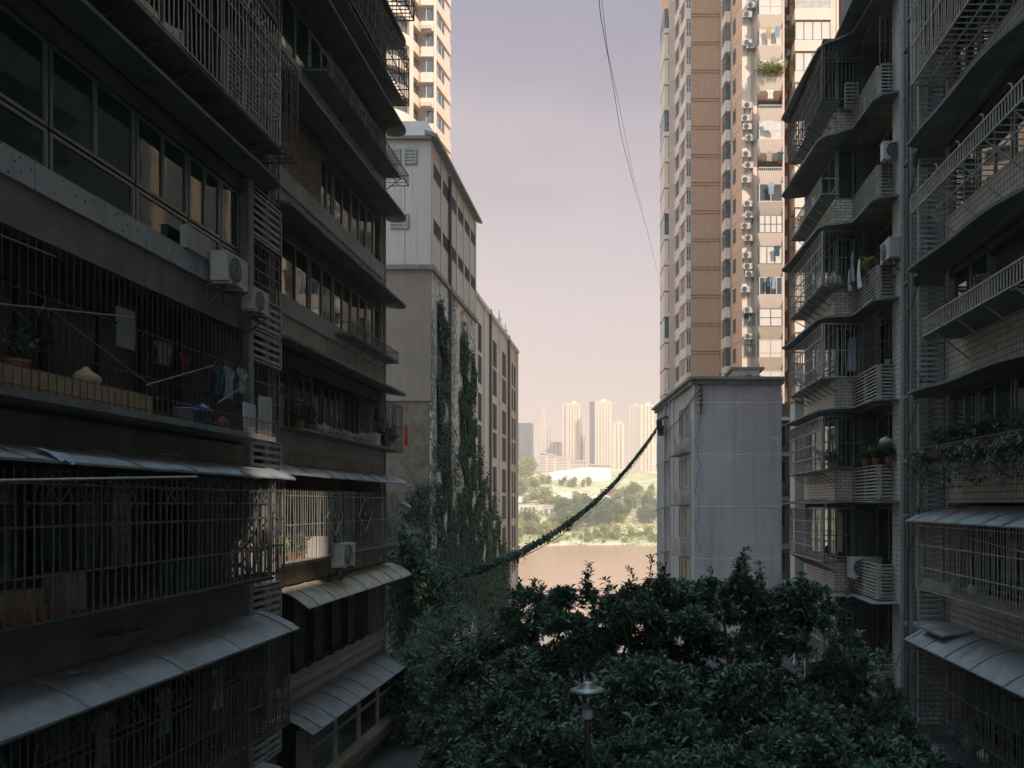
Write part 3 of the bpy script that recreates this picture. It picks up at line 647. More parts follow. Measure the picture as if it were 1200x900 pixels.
# F1 parapet open
spand(B2,L2,19.6,28.9,1.3,1.85,'strip',.05); spand(B2,L2,19.6,28.85,.75,1.3,'stucco2',0)
b=MB(); b.fbox(L2,20.2,29.3,.05,.62,1.74,1.80); part('balcony_shelf',b,K['concrete'],B2)
for i,(a,e) in enumerate([(20.6,22.6),(23.0,25),(25.2,26.8),(27.0,28.7)]): window(B2,L2,a,e,1.9,3.5,-.7,3,None,'frame','glass',curtain='curt' if i%2 else None)
spand(B2,L2,19.6,28.85,3.4,3.75,'inner',-.03)
cage(B2,L2,19.6,22.5,-.02,1.85,3.4,.16,(0,.5,1),'bar',.016,False,False,False)
cage(B2,L2,27.2,29.2,.6,1.85,3.3,.14,(0,.5,1),'bar',.014,False,True,False)
# F0
awning(B2,L2,18.6,29.4,.80,.66,.3,'awn',1.3,.02)
cage(B2,L2,19.2,28.8,.55,-1.35,.35,.15,(0,.5,.9),'barl',.012,False,True,True,diam=2)
for i,(a,e) in enumerate([(20.2,22.4),(22.5,25.2),(25.3,27.2),(27.4,28.7)]): window(B2,L2,a,e,-1.3,.35,-.3,3,None,'frame','glass',curtain='curto' if i in(0,1) else None)
spand(B2,L2,19.6,28.85,-2.1,-1.38,'stucco2',0); b=MB(); b.fbox(L2,19.0,28.85,-.3,.5,-1.44,-1.38); part('cage_floor',b,K['concrete'],B2)
ac(-8.3+.62,23.1,-1.72,'+x','white air conditioner under the diamond patterned cage, left side',sc=1.15)
box(B2,'meter_box',L2,21.6,22.3,.15,.5,-1.36,-.85,'white')
# F-1
awning(B2,L2,19.9,29.4,.88,-2.45,.42,'awnb',1.3,.02,2.0)
spand(B2,L2,19.6,28.85,-2.1,-2.0,'stucco2',0)
b=MB(); b.fbox(L2,19.6,28.95,-.05,.12,-4.55,-4.42); b.fbox(L2,19.6,28.9,-.2,.02,-4.9,-4.55); part('balcony_sill',b,K['strip'],B2)
b=MB(); 
for i in range(60): u=20.6+i*.14; b.fbox(L2,u,u+.07,0,.06,-4.42,-4.22+.03*math.sin(i))
part('balustrade',b,K['strip'],B2)
b=MB()
for i in range(6): b.fbox(L2,21+i*1.45,21.7+i*1.45,-.5,-.46,-4.4,-2.6)
parts('shutter_panel',b,K['inner'],B2)
spand(B2,L2,19.6,28.85,-5.25,-4.9,'stucco2',-.03)
# F-2 glazed porch
awning(B2,L2,20.0,29.4,.95,-5.42,.42,'awn',1.1,.02,1.6)
for i,(a,e) in enumerate([(21.0,22.9),(22.95,24.9),(24.95,26.8),(26.85,28.6)]): window(B2,L2,a,e,-7.0,-5.55,.45,1,-6.1,'framew','glassc',w=.09)
b=MB(); b.fbox(L2,20.7,28.9,0,.62,-7.12,-7.0); b.fbox(L2,20.8,28.8,0,.5,-7.5,-7.2); parts('porch_sill',b,K['stucco2'],B2)
b=MB(); b.fbox(L2,20.6,21.0,.3,.56,-8,-5.5); b.fbox(L2,28.55,28.7,.35,.5,-8,-5.5); parts('porch_post',b,K['stucco2'],B2)
spand(B2,L2,19.6,28.85,-8,-7.5,'stucco',0.3,-.2)
b=MB(); b.tube([L2(28.98,.06,-8),L2(28.98,.06,32)],.05,8); b.tube([L2(19.45,.06,-8),L2(19.45,.06,32)],.06,8); parts('drainpipe',b,K['pipe'],B2)
# clutter on F1 / F0
for i in range(9):
    u=22.0+i*.52; bagheap(L2,u,.3,1.8,random.uniform(.16,.26),['bag','strip','bag','cloth1'][i%4],'crumpled bag in the pale heap on the long ledge, second left building',group='heap of bags on the ledge')
b=MB(); b.fbox(L2,26.4,27.0,.1,.5,1.8,2.2); tag(part('foam_box',b,K['strip']),'pale foam box between the bag heap and the hanging palm leaves','box')
make_plant(L2(28.0,.4,1.8),'spiky plant drooping over the ledge corner beside the orange bag',.4,.3,30,.45,.05,'leaf2')
garment(L2,27.6,.45,3.2,.45,.9,'cloth1','pale blue towel hung at the corner of the long ledge','towel')
garment(L2,28.5,.5,3.15,.5,1.0,'cloth2','white cloth hung at the corner beside the orange bag','towel')
garment(L2,26.9,.4,3.1,.35,.5,'cloth3','dark cloth left of the pale blue towel on the long ledge')
garment(L2,29.25,.7,2.7,.42,.72,'orange','bright orange cloth bag hanging at the corner of the second left building','bag','bag',None)
for i,(a,c,l) in enumerate(((23.2,2.2,'thin pole slanting over the left of the bag heap'),(24.8,2.1,'thin pole slanting over the middle of the bag heap'),(26.0,2.2,'thin pole slanting over the right of the bag heap'))):
    pole('clothes_pole',L2(a,.5,c),L2(a+1.3,.1,c+.75),.014,'pipe',l,'pole')
for i,(u,l) in enumerate(((19.7,'flowering plant at the left end of the sunlit cage'),(20.3,'leafy plant second from the left in the sunlit cage'),(20.9,'green plant left of the white box in the sunlit cage'),(24.8,'shaded plant right of the air conditioner in the cage'))):
    make_plant(L2(u,.3,-1.37),l,.35,.22,24,.14,.05,'ivyl' if i else 'leaff','clay')
t=thing('security_camera','white tube camera on an arm at the far end of the awning','camera',L2(29.0,.6,-.15))
b=MB(); b.tube([L2(28.9,.1,-.4),L2(29.2,.7,-.05)],.02); part('arm',b,K['pipe'],t); b=MB(); b.tube([L2(29.0,.55,.02),L2(29.5,.75,-.14)],.09,10); part('housing',b,K['white'],t)
t=thing('wall_lamp','small white round lamp at the awning corner above the camera','lamp',L2(29.5,.75,.55))
b=MB(); b.lathe(L2(29.5,.75,.52),[(.02,0),(.08,.05),(.09,.1),(.05,.16)],10); part('globe',b,K['white'],t); b=MB(); b.bar(L2(29.5,.75,.68),L2(29.3,.7,.78),.03); part('arm',b,K['pipe'],t)

for i,(u,n,z,w,l) in enumerate(((8.6,.35,.72,.18,'pale crumpled scrap on the upper left awning'),(13.6,.3,.74,.12,'white scrap on the upper left awning near its far end'),(9.5,.2,-2.27,.14,'brown leaf scrap at the back of the lower left awning'),(11.4,.25,-2.3,.1,'pale scrap on the lower left awning'),(23.6,.3,-2.13,.12,'dark scrap lying on the sunlit brown awning'),(25.4,.3,-2.13,.1,'second dark scrap farther along the sunlit brown awning'))):
    F=L1 if u<19 else L2; b=MB(); rows=[[F(u+w*(j-1.5)*.8,n+w*(i_-1)*.9,z+.03+random.uniform(0,.04)) for j in range(4)] for i_ in range(3)]
    b.grid(rows); b.grid([[(p[0],p[1],p[2]-.012) for p in r] for r in rows]); tag(part('rubbish_scrap',b,K[('strip','cloth2','wood','strip','bark','bark')[i]]),l,'rubbish')
for i,(u,l) in enumerate(((6.6,'rag tied over the edge of the upper left awning'),)):
    b=MB(); b.grid([[L1(10.2+.07*j,.5+.04*math.sin(j*2),.68-.01*j) for j in range(5)],[L1(10.22+.07*j,.66+.03*math.sin(j*2),.62) for j in range(5)],[L1(10.25+.07*j,.81,.50+.03*math.sin(j*1.7)) for j in range(5)]]); tag(part('rag',b,K['cloth1']),l,'rag')
for i,(u,w,h,m,l) in enumerate(((10.4,.5,.35,'wood','brown carton behind the bars of the large cage, left one'),(11.3,.4,.5,'bag','grey carton behind the bars of the large cage, middle one'),(14.2,.6,.45,'cloth3','dark crate behind the bars of the large cage, right one'),(6.9,.5,.6,'bag','grey carton at the left end of the large cage'))):
    b=MB(); b.fbox(L1,u-w/2,u+w/2,.02,.3,-1.42,-1.42+h); b.fbox(L1,u-w/2-.01,u+w/2+.01,.01,.31,-1.44+h,-1.41+h); tag(part('carton',b,K[m]),l,'box')
for i,(u,m,l) in enumerate(((12.0,'bag','grey shirt hung in the lowest cage, middle'),(13.6,'cloth1','pale blue shirt hung in the lowest cage'),(15.4,'cloth2','white shirt hung in the lowest cage near its far end'),(9.9,'cloth3','dark shirt hung in the lowest cage, left'))): garment(L1,u,.2,-2.95,.4,.75,m,l)
for i,(u,h,l) in enumerate(((20.8,.55,'tall leafy plant on the long ledge left of the bag heap'),(21.5,.35,'low leafy plant on the long ledge left of the bag heap'))): make_plant(L2(u,.3,1.8),l,h,.25,26,.16,.05,'ivy')
# ================================================================== RIGHT NEAR BUILDING (facade X=7.9, n=-X)
G1=F2(7.9,0,0,1,-1,0)
C1=thing('apartment_building','near right apartment block with white tile parapets and louvre screens','building',(14,12,-8))
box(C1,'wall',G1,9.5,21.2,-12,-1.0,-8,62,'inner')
b=MB(); b.fbox(G1,21.0,21.2,-1.0,-.0,-8,46); part('end_wall',b,K['tilew'],C1)
b=MB(); b.fbox(G1,21.2,26.2,-12,-.9,-8,62); part('recess_wall',b,K['inner'],C1)
b=MB(); b.fbox(G1,24.95,25.9,-1.0,-.15,-8,46); part('tiled_pier',b,K['tilew'],C1)
lev=[-3.3,-.3,2.72,5.75,8.85,11.9,14.9,17.9,20.9,24]
for k,z in enumerate([-6.4]+lev):
    box(C1,'floor_slab',G1,9.5,21.0,-1,-.2,z+.1,z+.24,'concrete')
    if k>0:
        z0=z+.12; z1=z+1.32
        if k==1: z0,z1=-2.95,-2.05
        if k==2: z0,z1=.02,1.25
        b=MB(); b.fbox(G1,9.5,21.0,-.2,0.0,z0,z1); part('parapet',b,K['tilew'],C1)
        if k>2:
            b=MB(); b.fbox(G1,9.5,21.02,-.22,.05,z+.12,z+.2); part('cornice',b,K['concrete'],C1)
spand(C1,G1,9.5,21,-6.3,-5.3,'concrete',0)
# openings
def rw(z0,z1,cols=3,list_=((9.7,12.6),(12.7,15.2),(15.3,17.6),(17.7,19.4),(19.5,20.9)),cu=(),n=-.12,fm='frame'):
    for i,(a,e) in enumerate(list_): window(C1,G1,a,e,z0,z1,n,2,None,fm,'glass',curtain='curt' if i in cu else None,cside=1 if i%2 else 0)
rw(-5.2,-3.5,cu=(1,3),n=-.4); rw(-2.0,-.45,cu=(2,),n=-.4); rw(1.3,2.6,cu=(2,3,4),n=-.1)
rw(4.1,5.6,list_=((9.7,12.6),(12.7,15.2),(18.9,20.9)),cu=(2,),n=-.12); rw(7.1,8.7,cu=(3,),n=-.1); rw(10.2,11.7,cu=(1,2),n=-.15); rw(13.3,14.8,cu=(3,))
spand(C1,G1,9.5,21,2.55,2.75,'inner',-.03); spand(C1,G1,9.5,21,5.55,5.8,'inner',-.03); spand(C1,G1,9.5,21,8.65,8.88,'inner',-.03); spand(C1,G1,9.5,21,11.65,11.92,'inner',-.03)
box(C1,'blind',G1,15.6,18.8,-.3,-.25,4.9,5.6,'black')
# canopies with a waved edge
def waved(root,F,u0,u1,n1,z,amp,c,wd,th=.07,mat='canopy'):
    pts=[F(u0,-.02,z+.1)]; k=26
    for i in range(k+1):
        u=u0+(u1-u0)*i/k; e=n1-amp/(1+math.exp((u-c)/wd))
        if u>u1-.5: e=min(e,n1*math.sqrt(max(0,1-((u-u1+.5)/.5)**2))+.05)
        pts.append(F(u,e,z+.04*math.sin(u*1.3)))
    pts.append(F(u1,-.02,z+.1))
    b=MB(); b.slab(pts,th); return part('canopy',b,K[mat],root)
for z in (2.72,5.75,8.85,11.9,14.9): waved(C1,G1,9.5,21.5,1.0,z,.55,15.8,.5)
awning(C1,G1,9.5,21.2,1.0,-.42,.3,'awn',1.2,.02); awning(C1,G1,9.5,21.3,.98,-3.38,.42,'awn',1.3,.02,1.6)
# cages, shelves
cage(C1,G1,12.0,20.7,1.0,10.15,12.0,.13,(0,.5,1),'barl',.02,False,True,True)
louvre(C1,F2(6.95,20.6,1,0,0,-1),.0,.9,10.3,11.6,0,.11,'barl')
railing(C1,G1,11.0,20.8,1.0,7.05,.36,.13,'barl',.022,.02,8,True)
railing(C1,G1,14.8,20.2,.9,3.95,.4,.13,'barl',.022,.02,4)
b=MB(); b.fbox(G1,15.6,20.2,.0,.88,3.9,3.94); part('shelf_board',b,K['canopy'],C1)
railing(C1,G1,12.0,20.6,.85,1.12,.2,.13,'rust',.018,.02,4); b=MB(); b.fbox(G1,12,20.6,.0,.83,1.05,1.1); part('shelf_board',b,K['canopy'],C1)
cage(C1,G1,10.0,20.8,.85,-2.05,-.45,.13,(0,.33,.66,.95),'barl',.014,False,True,True)
cage(C1,G1,10.0,20.9,.85,-5.5,-3.45,.13,(0,.33,.66,.95),'bar',.016,False,True,True)
for z in (-3.0,-5.95):
    b=MB(); b.slab([G1(19.4,.0,z+.1),G1(19.4,.75,z),G1(20.9,.75,z),G1(20.9,.0,z+.1)],.05); part('small_canopy',b,K['awn'],C1)
# louvre screens at the far corner, facing the viewer
LV=F2(7.3,21.35,1,0,0,-1)
for z0,z1 in ((-7.5,-5.8),(-5.5,-3.6),(-2.9,-.6),(-.1,.9),(1.25,2.6),(2.9,5.4),(6.1,8.6),(9.3,11.6),(12.2,14.6)):
    louvre(C1,LV,.0,.62,z0,z1,0,.13); 
    b=MB(); b.fbox(LV,.62,1.4,-.05,0,z0,z1); part('tile_return',b,K['tilew'],C1)
b=MB()
for z in (-5.6,-3.2,-.35,1.08,2.75,5.75,8.9,11.9): b.box(7.3,8.8,21.4,22.6,z,z+.08)
parts('louvre_floor',b,K['concrete'],C1)
for px_,py_,r_ in ((7.27,21.9,.075),(7.55,23.3,.05),(8.0,24.85,.05)):
    b=MB(); b.tube([(px_,py_,-8),(px_,py_,46)],r_,8)
    for k in range(18): b.tube([(px_,py_,-7+k*3),(px_,py_,-6.85+k*3)],r_*1.3,8)
    part('drainpipe',b,K['pipe'],C1)
b=MB(); b.tube([(7.17,21.75,z/10) for z in range(-70,160,4)],.02,5)
for k in range(5):
    z=k*3-.8; b.tube([(7.17,21.75,z+1.5),(7.3,21.2,z+.9),(7.25,21.3,z+.3),(7.17,21.75,z-.5)],.012,4)
part('cable',b,K['black'],C1)
# planters
i=0
for u in (12.5,13.7,14.9,15.6,16.3,17.0,17.7,18.4,19.1,19.8,20.4):
    t=make_plant(G1(u,.45,1.12),'leafy plant in the trailing green row on the right ledge',.35,.3,26,.2,.05,'ivy' if i%2 else 'ivyl','clay',group='plants in the trailing row on the right ledge'); i+=1
for u,l in ((16.9,'dark bushy plant behind the pale railing, nearer one'),(19.7,'small bushy plant at the far corner of the pale railing')):
    make_plant(G1(u,.4,3.95),l,.5,.3,40,.14,.03,'ivy')
make_plant(G1(15.6,.5,-2.0),'leafy plant inside the lower right cage',.5,.35,34,.22,.04,'leaf2')
def hang_ivy(name,label,C,A,m='ivy',L=.13,W=.09,group='climbing ivy on the walls'):
    v,f=leafmesh(C,A,L*rng.uniform(.6,1.3,len(C)),W,.25,.2); o=mesh_obj(name,v,f,K[m]); return tag(o,label,'ivy',group)
# trailing strands
n=1300; u=rng.choice([15.4,16.1,17.3,18.6,20.3,20.8],n)+rng.normal(0,.14,n); d=rng.beta(1,2.4,n)*1.1
C=np.stack([7.9-.85+rng.normal(0,.1,n),u,1.3-d],1); A=np.stack([rng.normal(-.5,.5,n),rng.normal(0,.6,n),rng.normal(-.3,.4,n)],1)
hang_ivy('trailing_ivy','green strands hanging below the planted ledge on the right',C,A,'ivy',.13,.05)
pole('clothes_pole',G1(14.5,.9,-.9),G1(18.5,.7,-.7),.014,'pipe','pole inside the lower right cage','pole')
garment(G1,17.7,.3,-.7,.5,1.0,'cloth3','teal cloth hanging inside the lower right cage')
garment(G1,16.8,.3,-.7,.45,.8,'bag','grey cloth hanging inside the lower right cage')
b=MB()
for k in range(14): b.fbox(G1,19.0+k*.12,19.06+k*.12,.7,.76,-2.02,-1.8)
tag(part('white_trough',b,K['white']),'row of short white slats in the lower right cage corner','trough')

# ---- thin unseen wall, added to shade the lane; opening shaped for one sun patch
D1=thing('apartment_building','added thin wall with a sun opening, shading the lane from outside the view','building',(9,-8,-8))
b=MB(); b.box(8.0,8.6,-40,-4.2,-8,62); b.box(8.0,8.6,-4.2,1.6,-8,18.7); b.box(8.0,8.6,-4.2,1.6,21.5,62); b.box(8.0,8.6,1.6,9.45,-8,62); part('wall',b,K['tilew'],D1)

# ================================================================== RIGHT SECOND BUILDING (stepped)
C2=thing('apartment_building','stepped tiled apartment block with louvre parapets and wavy canopies','building',(12,32,-8))
b=MB(); b.slab([(7.75,28.85,15.2),(7.75,33.2,15.2),(11.8,47,15.2),(12,47,15.2),(12,28.85,15.2)],23.2); b.slab([(7.75,28.85,60),(8.3,33.2,60),(11.8,47,60),(12,47,60),(12,28.85,60)],44.75); b.box(8.45,12,26.1,28.85,-8,60); b.box(12,24,26.3,48,-8,66); b.box(24,36,26.3,48,-8,78); part('wall',b,K['inner'],C2)  # last two boxes: unseen masses added to shade the buildings on the left
b=MB(); b.box(8.46,8.56,25.95,26.08,-8,40); part('tiled_corner',b,K['tilel'],C2)
S1,l1=Fseg((6.95,33.3),(7.0,28.8)); S2,l2=Fseg((7.0,28.8),(7.72,28.8)); S3,l3=Fseg((7.62,28.7),(7.62,25.9)); S4,l4=Fseg((7.65,25.85),(8.45,25.85))
b=MB(); b.box(6.95,7.7,33.3,33.45,-8,15.05); part('end_wall',b,K['whitewall'],C2)
for k in range(-2,6):
    z=.0+3.03*k
    b=MB(); b.slab([(6.95,33.3,z+.1),(7.0,28.8,z+.1),(7.72,28.8,z+.1),(7.72,33.3,z+.1)],.12); b.slab([(7.72,28.85,z+.1),(7.68,25.9,z+.1),(8.5,25.9,z+.1),(8.5,28.85,z+.1)],.12); part('floor_slab',b,K['concrete'],C2)
    if k==5:
        canopy(C2,F2(7.65,0,0,1,-1,0),25.2,28.6,.75,z+.35,.07,.1,0.5,0); canopy(C2,F2(0,28.7,1,0,0,-1),6.4,7.6,.8,z+.05,.07,-.1,0,0)
    b=MB(); b.slab([(6.95,33.3,z+1.15),(7.0,28.8,z+1.15),(7.72,28.8,z+1.15),(7.72,28.95,z+1.15),(7.15,28.95,z+1.15),(7.1,33.3,z+1.15)],1.04)
    if k<5: part('parapet',b,K['tilel'],C2)
    if k<5: window(C2,S1,.1,l1-.05,z+1.2,z+2.9,-.12,4,z+1.7,'frame','glass',curtain='curt' if k in(1,2,0) else None,cside=1)
    if k<5: window(C2,S2,.05,l2-.05,z+1.2,z+2.9,-.12,1,None,'frame','glass',curtain='curto' if k in (-1,) else ('curt' if k%2 else None))
    if k<5: louvre(C2,S3,0,l3,z+.15,z+1.15,0,.105); louvre(C2,S4,0.02,l4,z+.15,z+1.15,0,.105)
    if k<5: window(C2,F2(8.4,28.8,0,-1,-1,0),.1,2.6,z+1.2,z+2.9,-.02,2,None,'frame','glass')
    # canopy
    w=.06
    P=[(7.5,33.6),(6.25,33.6),(6.02,33.3),(6.1,31.5),(6.2,29.6),(6.28,28.2),(6.45,27.85),(6.8,27.7),(7.25,27.45),(7.3,26.6),(7.35,25.6),(7.6,25.3),(8.1,25.25),(8.5,25.3),(8.5,28.9),(7.6,28.9)]
    sl=.22 if k in(4,5,6) else .05
    T=[(x,y,z+.06-(7.5-x)*sl*.5+w*math.sin(x*3+y*1.1+k)*(.5 if x<7.4 else 0)) for x,y in P]
    if k==6: T=[(x,y,q+.5) for x,y,q in T if y<29.5 and x>7.0 or y>28.5 and x>7.4]
    if k in(0,-1,1):   # sheet metal awnings low down
        b=MB(); b.slab(T,.03)
        for j in range(1,6): a=T[j]; b.bar((a[0],a[1],a[2]+.01),(a[0]+1.0,a[1]+.1,a[2]+.14),.03)
        part('awning',b,K['awn'],C2)
    elif k>=-1:
        b=MB(); b.slab(T,.07); part('canopy',b,K['canopy'],C2)
    # cage round the corner window
    if k in(-2,-1,0,1,2,4):
        n=.62; z0=z+1.12; z1=z+2.85
        cage(C2,S1,.1,l1+.85,n,z0,z1,.17 if k<4 else .13,(0,.25,.5,.75,1),'barl' if k<4 else 'bar',.02,True,False,True,arch=4 if k in (4,0) else 0)
        cage(C2,S2,-.55,l2,.88,z0,z1,.14,(0,.5,1) if k<4 else (0,.7,1),'barl' if k in(1,) else 'bar',.018,False,k!=4,True,arch=2 if k==4 else 0)
        b=MB()
        for j in range(7): 
            y=33-j*.75; b.bar((6.3,y,z0-.02),(6.98,y,z0-.42),.03)
        parts('shelf_brace',b,K['bar'],C2)
        b=MB(); b.slab([(6.36,33.2,z0-.03),(6.42,28.0,z0-.03),(6.95,28.0,z0-.03),(6.95,33.2,z0-.03)],.02); part('cage_tray',b,K['awn'],C2)
    if k in (3,):
        railing(C2,S1,.1,l1+.6,.6,z+1.15,.5,.14,'barl',.018,0,6)
        b=MB(); b.slab([(6.36,33.2,z+1.12),(6.42,28.2,z+1.12),(6.95,28.2,z+1.12),(6.95,33.2,z+1.12)],.02); part('cage_tray',b,K['canopy'],C2)
    if k in(4,1): cage(C2,S4,0,l4,.02,z+1.2,z+2.6,.16,(0,.5,1),'bar',.016,False,False,False)
    if k in(1,): cage(C2,S3,0,l3,.02,z+1.2,z+2.8,.16,(0,.33,.66,1),'bar',.016,False,False,False)
louvre(C2,F2(7.22,28.25,1,0,0,-1),.0,.42,13.1,13.9,0,.12)
ac(8.05,25.6,10.25,'-y','white air conditioner standing in the upper louvre balcony of the stepped block',sc=1.0)
ac(7.8,25.3,7.15,'-x','pale air conditioner beside hanging white trousers on the stepped block',sc=1.1)
ac(7.75,27.9,-2.45,'-y','white air conditioner above the sheet awning at the treetops',sc=1.25)
ac(7.35,27.0,15.75,'-x','air conditioner at the top of the stepped block beneath the tiles',sc=1.0)
garment(S3,1.6,.25,7.75,.35,.9,'cloth2','white trousers hung on the stepped block, nearer pair','trousers')
garment(S3,1.0,.3,8.2,.3,1.0,'cloth1','pale blue shirt hung left of the air conditioner on the stepped block')
garment(S3,.6,.3,7.7,.3,.7,'cloth2','short white cloth hung behind the pale blue shirt','towel')
garment(S1,3.6,.3,5.6,.5,1.1,'cloth2','pale towel in the barred corner window of the stepped block','towel')
garment(S1,4.3,.3,5.6,.4,1.0,'curto','cream shirt in the barred corner window of the stepped block')
garment(S2,.45,.5,5.5,.35,1.1,'cloth1','blue cloth behind the bars beside the cream shirt','towel')
garment(S2,.1,.3,-.6+.3,.22,1.3,'curto','narrow orange curtain strip in the low barred window','curtain')  # strip in plain ochre curtain material
bagheap(S2,-.15,.6,7.15,.3,'bag','grey tied bag on the cage floor of the stepped block')
for i,(p,l) in enumerate((((7.9,25.7,1.2),'green plant on the louvre parapet, right one'),((7.7,26.4,1.2),'green plant on the louvre parapet, middle one'),((7.6,27.2,1.2),'green plant on the louvre parapet, left one'),((6.8,28.2,1.15),'round plant in the cage beside the louvre parapet'),((7.65,27.0,7.2),'brown dried plants on the louvre parapet below the trousers'))):
    make_plant(p,l,.35,.28,36,.2,.045,'ivy' if i!=4 else 'leaff','clay')
bagheap(S4,.25,-.2,1.75,.2,'cloth2','white toy like bundle standing above the louvre plants','cloth_bundle')
# upper tiled wall
b=MB(); b.box(7.62,8.44,25.95,28.8,16.2,60); b.box(8.0,8.1,28.9,33.1,15.4,15.5); part('upper_wall',b,K['tilel'],C2)

# ================================================================== grey block in the gap + right white building
t=thing('grey_building','narrow pale grey wall seen in the gap left of the stepped block','building',(9,44,-8))
b=MB(); b.box(8.25,12,42,43.2,-22,5.0); part('wall',b,K['whitewall'],t)
b=MB(); b.box(8.25,12.1,41.9,42.0,2.2,2.3); b.box(8.22,12.1,41.9,43.3,5.0,5.12); part('cornice',b,K['concrete'],t)
t=thing('dark_building','dark low building in the narrow gap beside the white wall','building',(11.5,58,-8))
b=MB(); b.box(9.2,16,58,64,-8,6.8); part('wall',b,K['darkwall'],t)
for z in (5.6,3.2,.2,-3):
    b=MB(); b.slab([(9.15,57.2,z),(11,57.2,z),(11,58,z+.3),(9.15,58,z+.3)],.05); part('small_canopy',b,K['canopy'],t)
    window(t,F2(9.4,58,1,0,0,-1),.1,1.4,z-1.8,z-.3,.04,2,None,'frame','glass')
W=thing('white_building','low white rendered building with a plain grey wall and side louvre boxes','building',(6,56,-8))
fa=(3.95,50.0); fb=(2.72,62.0)
b=MB(); b.slab([(3.95,50,7.0),(9.05,50,7.0),(9.05,66,7.0),(2.3,66,7.0),(2.72,62,7.0)],29); part('wall',b,K['patched'],W)
b=MB(); b.slab([(3.6,49.55,7.38),(9.25,49.55,7.38),(9.25,66.3,7.38),(1.9,66.3,7.38),(2.32,62,7.38)],.16); b.slab([(3.75,49.75,7.2),(9.15,49.75,7.2),(9.15,66.1,7.2),(2.1,66.1,7.2),(2.5,62,7.2)],.22); part('cornice',b,K['concrete'],W)
b=MB(); b.box(4.2,8.9,50.4,50.5,7.38,7.5); part('roof_kerb',b,K['concrete'],W)
b=MB()
for z in (5.9,2.85,-.2,-3.25): b.box(4.0,9.05,49.985,49.999,z,z+.045)
parts('wall_joint',b,K['panel'],W)
SF,SL=Fseg(fa,fb)
b=MB(); b.fbox(SF,.0,.5,0,.06,-8,6.98); b.fbox(SF,7.6,8.4,0,.10,-22,6.98); parts('pilaster',b,K['whitewall'],W)
for k,z in enumerate((4.5,1.35,-1.8,-4.9)):
    window(W,SF,1.6,2.9,z-.4,z+1.5,.02,1,None,'frame','darkpane'); window(W,SF,3.6,5.3,z-.4,z+1.5,.02,2,None,'frame','darkpane')
    if k: 
        louvre(W,SF,1.4,5.6,z+1.75,z+2.7,.6,.12,'lou'); louvre(W,F2(SF(1.4,0,0)[0],SF(1.4,0,0)[1],*(np.array(SF(1.4,1,0)[:2])-np.array(SF(1.4,0,0)[:2])),0.1,-1),0,.6,z+1.75,z+2.7,0,.12,'lou')
        b=MB(); b.fbox(SF,1.4,5.6,0.02,.6,z+1.65,z+1.72); part('louvre_floor',b,K['concrete'],W)
        b=MB(); b.fbox(SF,3.2,4.2,.1,.45,z+1.75,z+2.4); part('condenser',b,K['white'],W)
    b=MB(); q=[SF(9.4+.0,n,z+1.6-.28*(n/.9)**2) for n in (0,.3,.6,.9)]; q2=[SF(10.8,n,z+1.6-.28*(n/.9)**2) for n in (0,.3,.6,.9)]; b.grid([q,q2]); b.grid([[ (p[0],p[1],p[2]-.04) for p in r] for r in (q,q2)]); part('small_canopy',b,K['canopy'],W)
b=MB(); b.tube([SF(.1,.2,-8),SF(.1,.2,5)],.05,6); b.tube([SF(8.8,.15,-8),SF(8.8,.15,7)],.08,6); b.tube([SF(11,.15,-8),SF(11,.15,7)],.08,6); parts('drainpipe',b,K['pipe'],W)
b=MB(); wv=[(4.12+.12*math.sin(i*.9)+.1*math.sin(i*2.3),49.9,5.4-i*.36) for i in range(24)]; b.tube(wv,.012,4); b.tube([(4.35,49.85,7.3),(4.3,49.85,5.2)],.04,5)
for i in range(5): b.bar((4.15,49.8,6.9-i*.3),(4.45,49.8,6.95-i*.3),.06)
b.tube([(4.3,49.8,6.6),(3.9,49.6,6.3),(3.2,55,5.2),(2.6,61.5,4.9)],.03,4); b.tube([(4.3,49.8,6.3),(3.9,49.6,6.1),(3.3,54,5.3),(2.6,61.5,5.1)],.02,4)
part('cable',b,K['black'],W)
b=MB(); b.box(2.2,2.75,61.3,61.9,4.9,5.6); b.box(2.1,2.5,61.2,61.4,5.3,6.0); part('cable_clamp',b,K['black'],W)
# rooftop cabin
t=thing('rooftop_cabin','small pale rooftop cabin with a ledge on the white building','building',(8.3,60,7.4))
b=MB(); b.box(7.2,9.0,58,62,7.38,9.1); part('wall',b,K['creamd'],t); b=MB(); b.box(7.0,9.3,57.8,62.2,9.1,9.25); part('roof',b,K['concrete'],t)
t=thing('roof_railing','short metal rail on the white building roof','railing',(6,52,7.4)); b=MB()
for x in (5.6,6.0,6.4): b.bar((x,52,7.38),(x,52,7.9),.03)
b.bar((5.6,52,7.9),(6.4,52,7.9),.03); b.bar((5.6,52,7.65),(6.4,52,7.65),.02); part('rail',b,K['bar'],t)
for i,(x,y) in enumerate(((6.9,54),(7.6,53.2),(8.3,53.6))):
    n=30; t=make_plant((x,y,7.4),['rooftop plant nearest the metal rail','middle rooftop plant on the white building','rooftop plant nearest the stepped block'][i],.35,.3,22,.25,.06,'leaf2','bar')

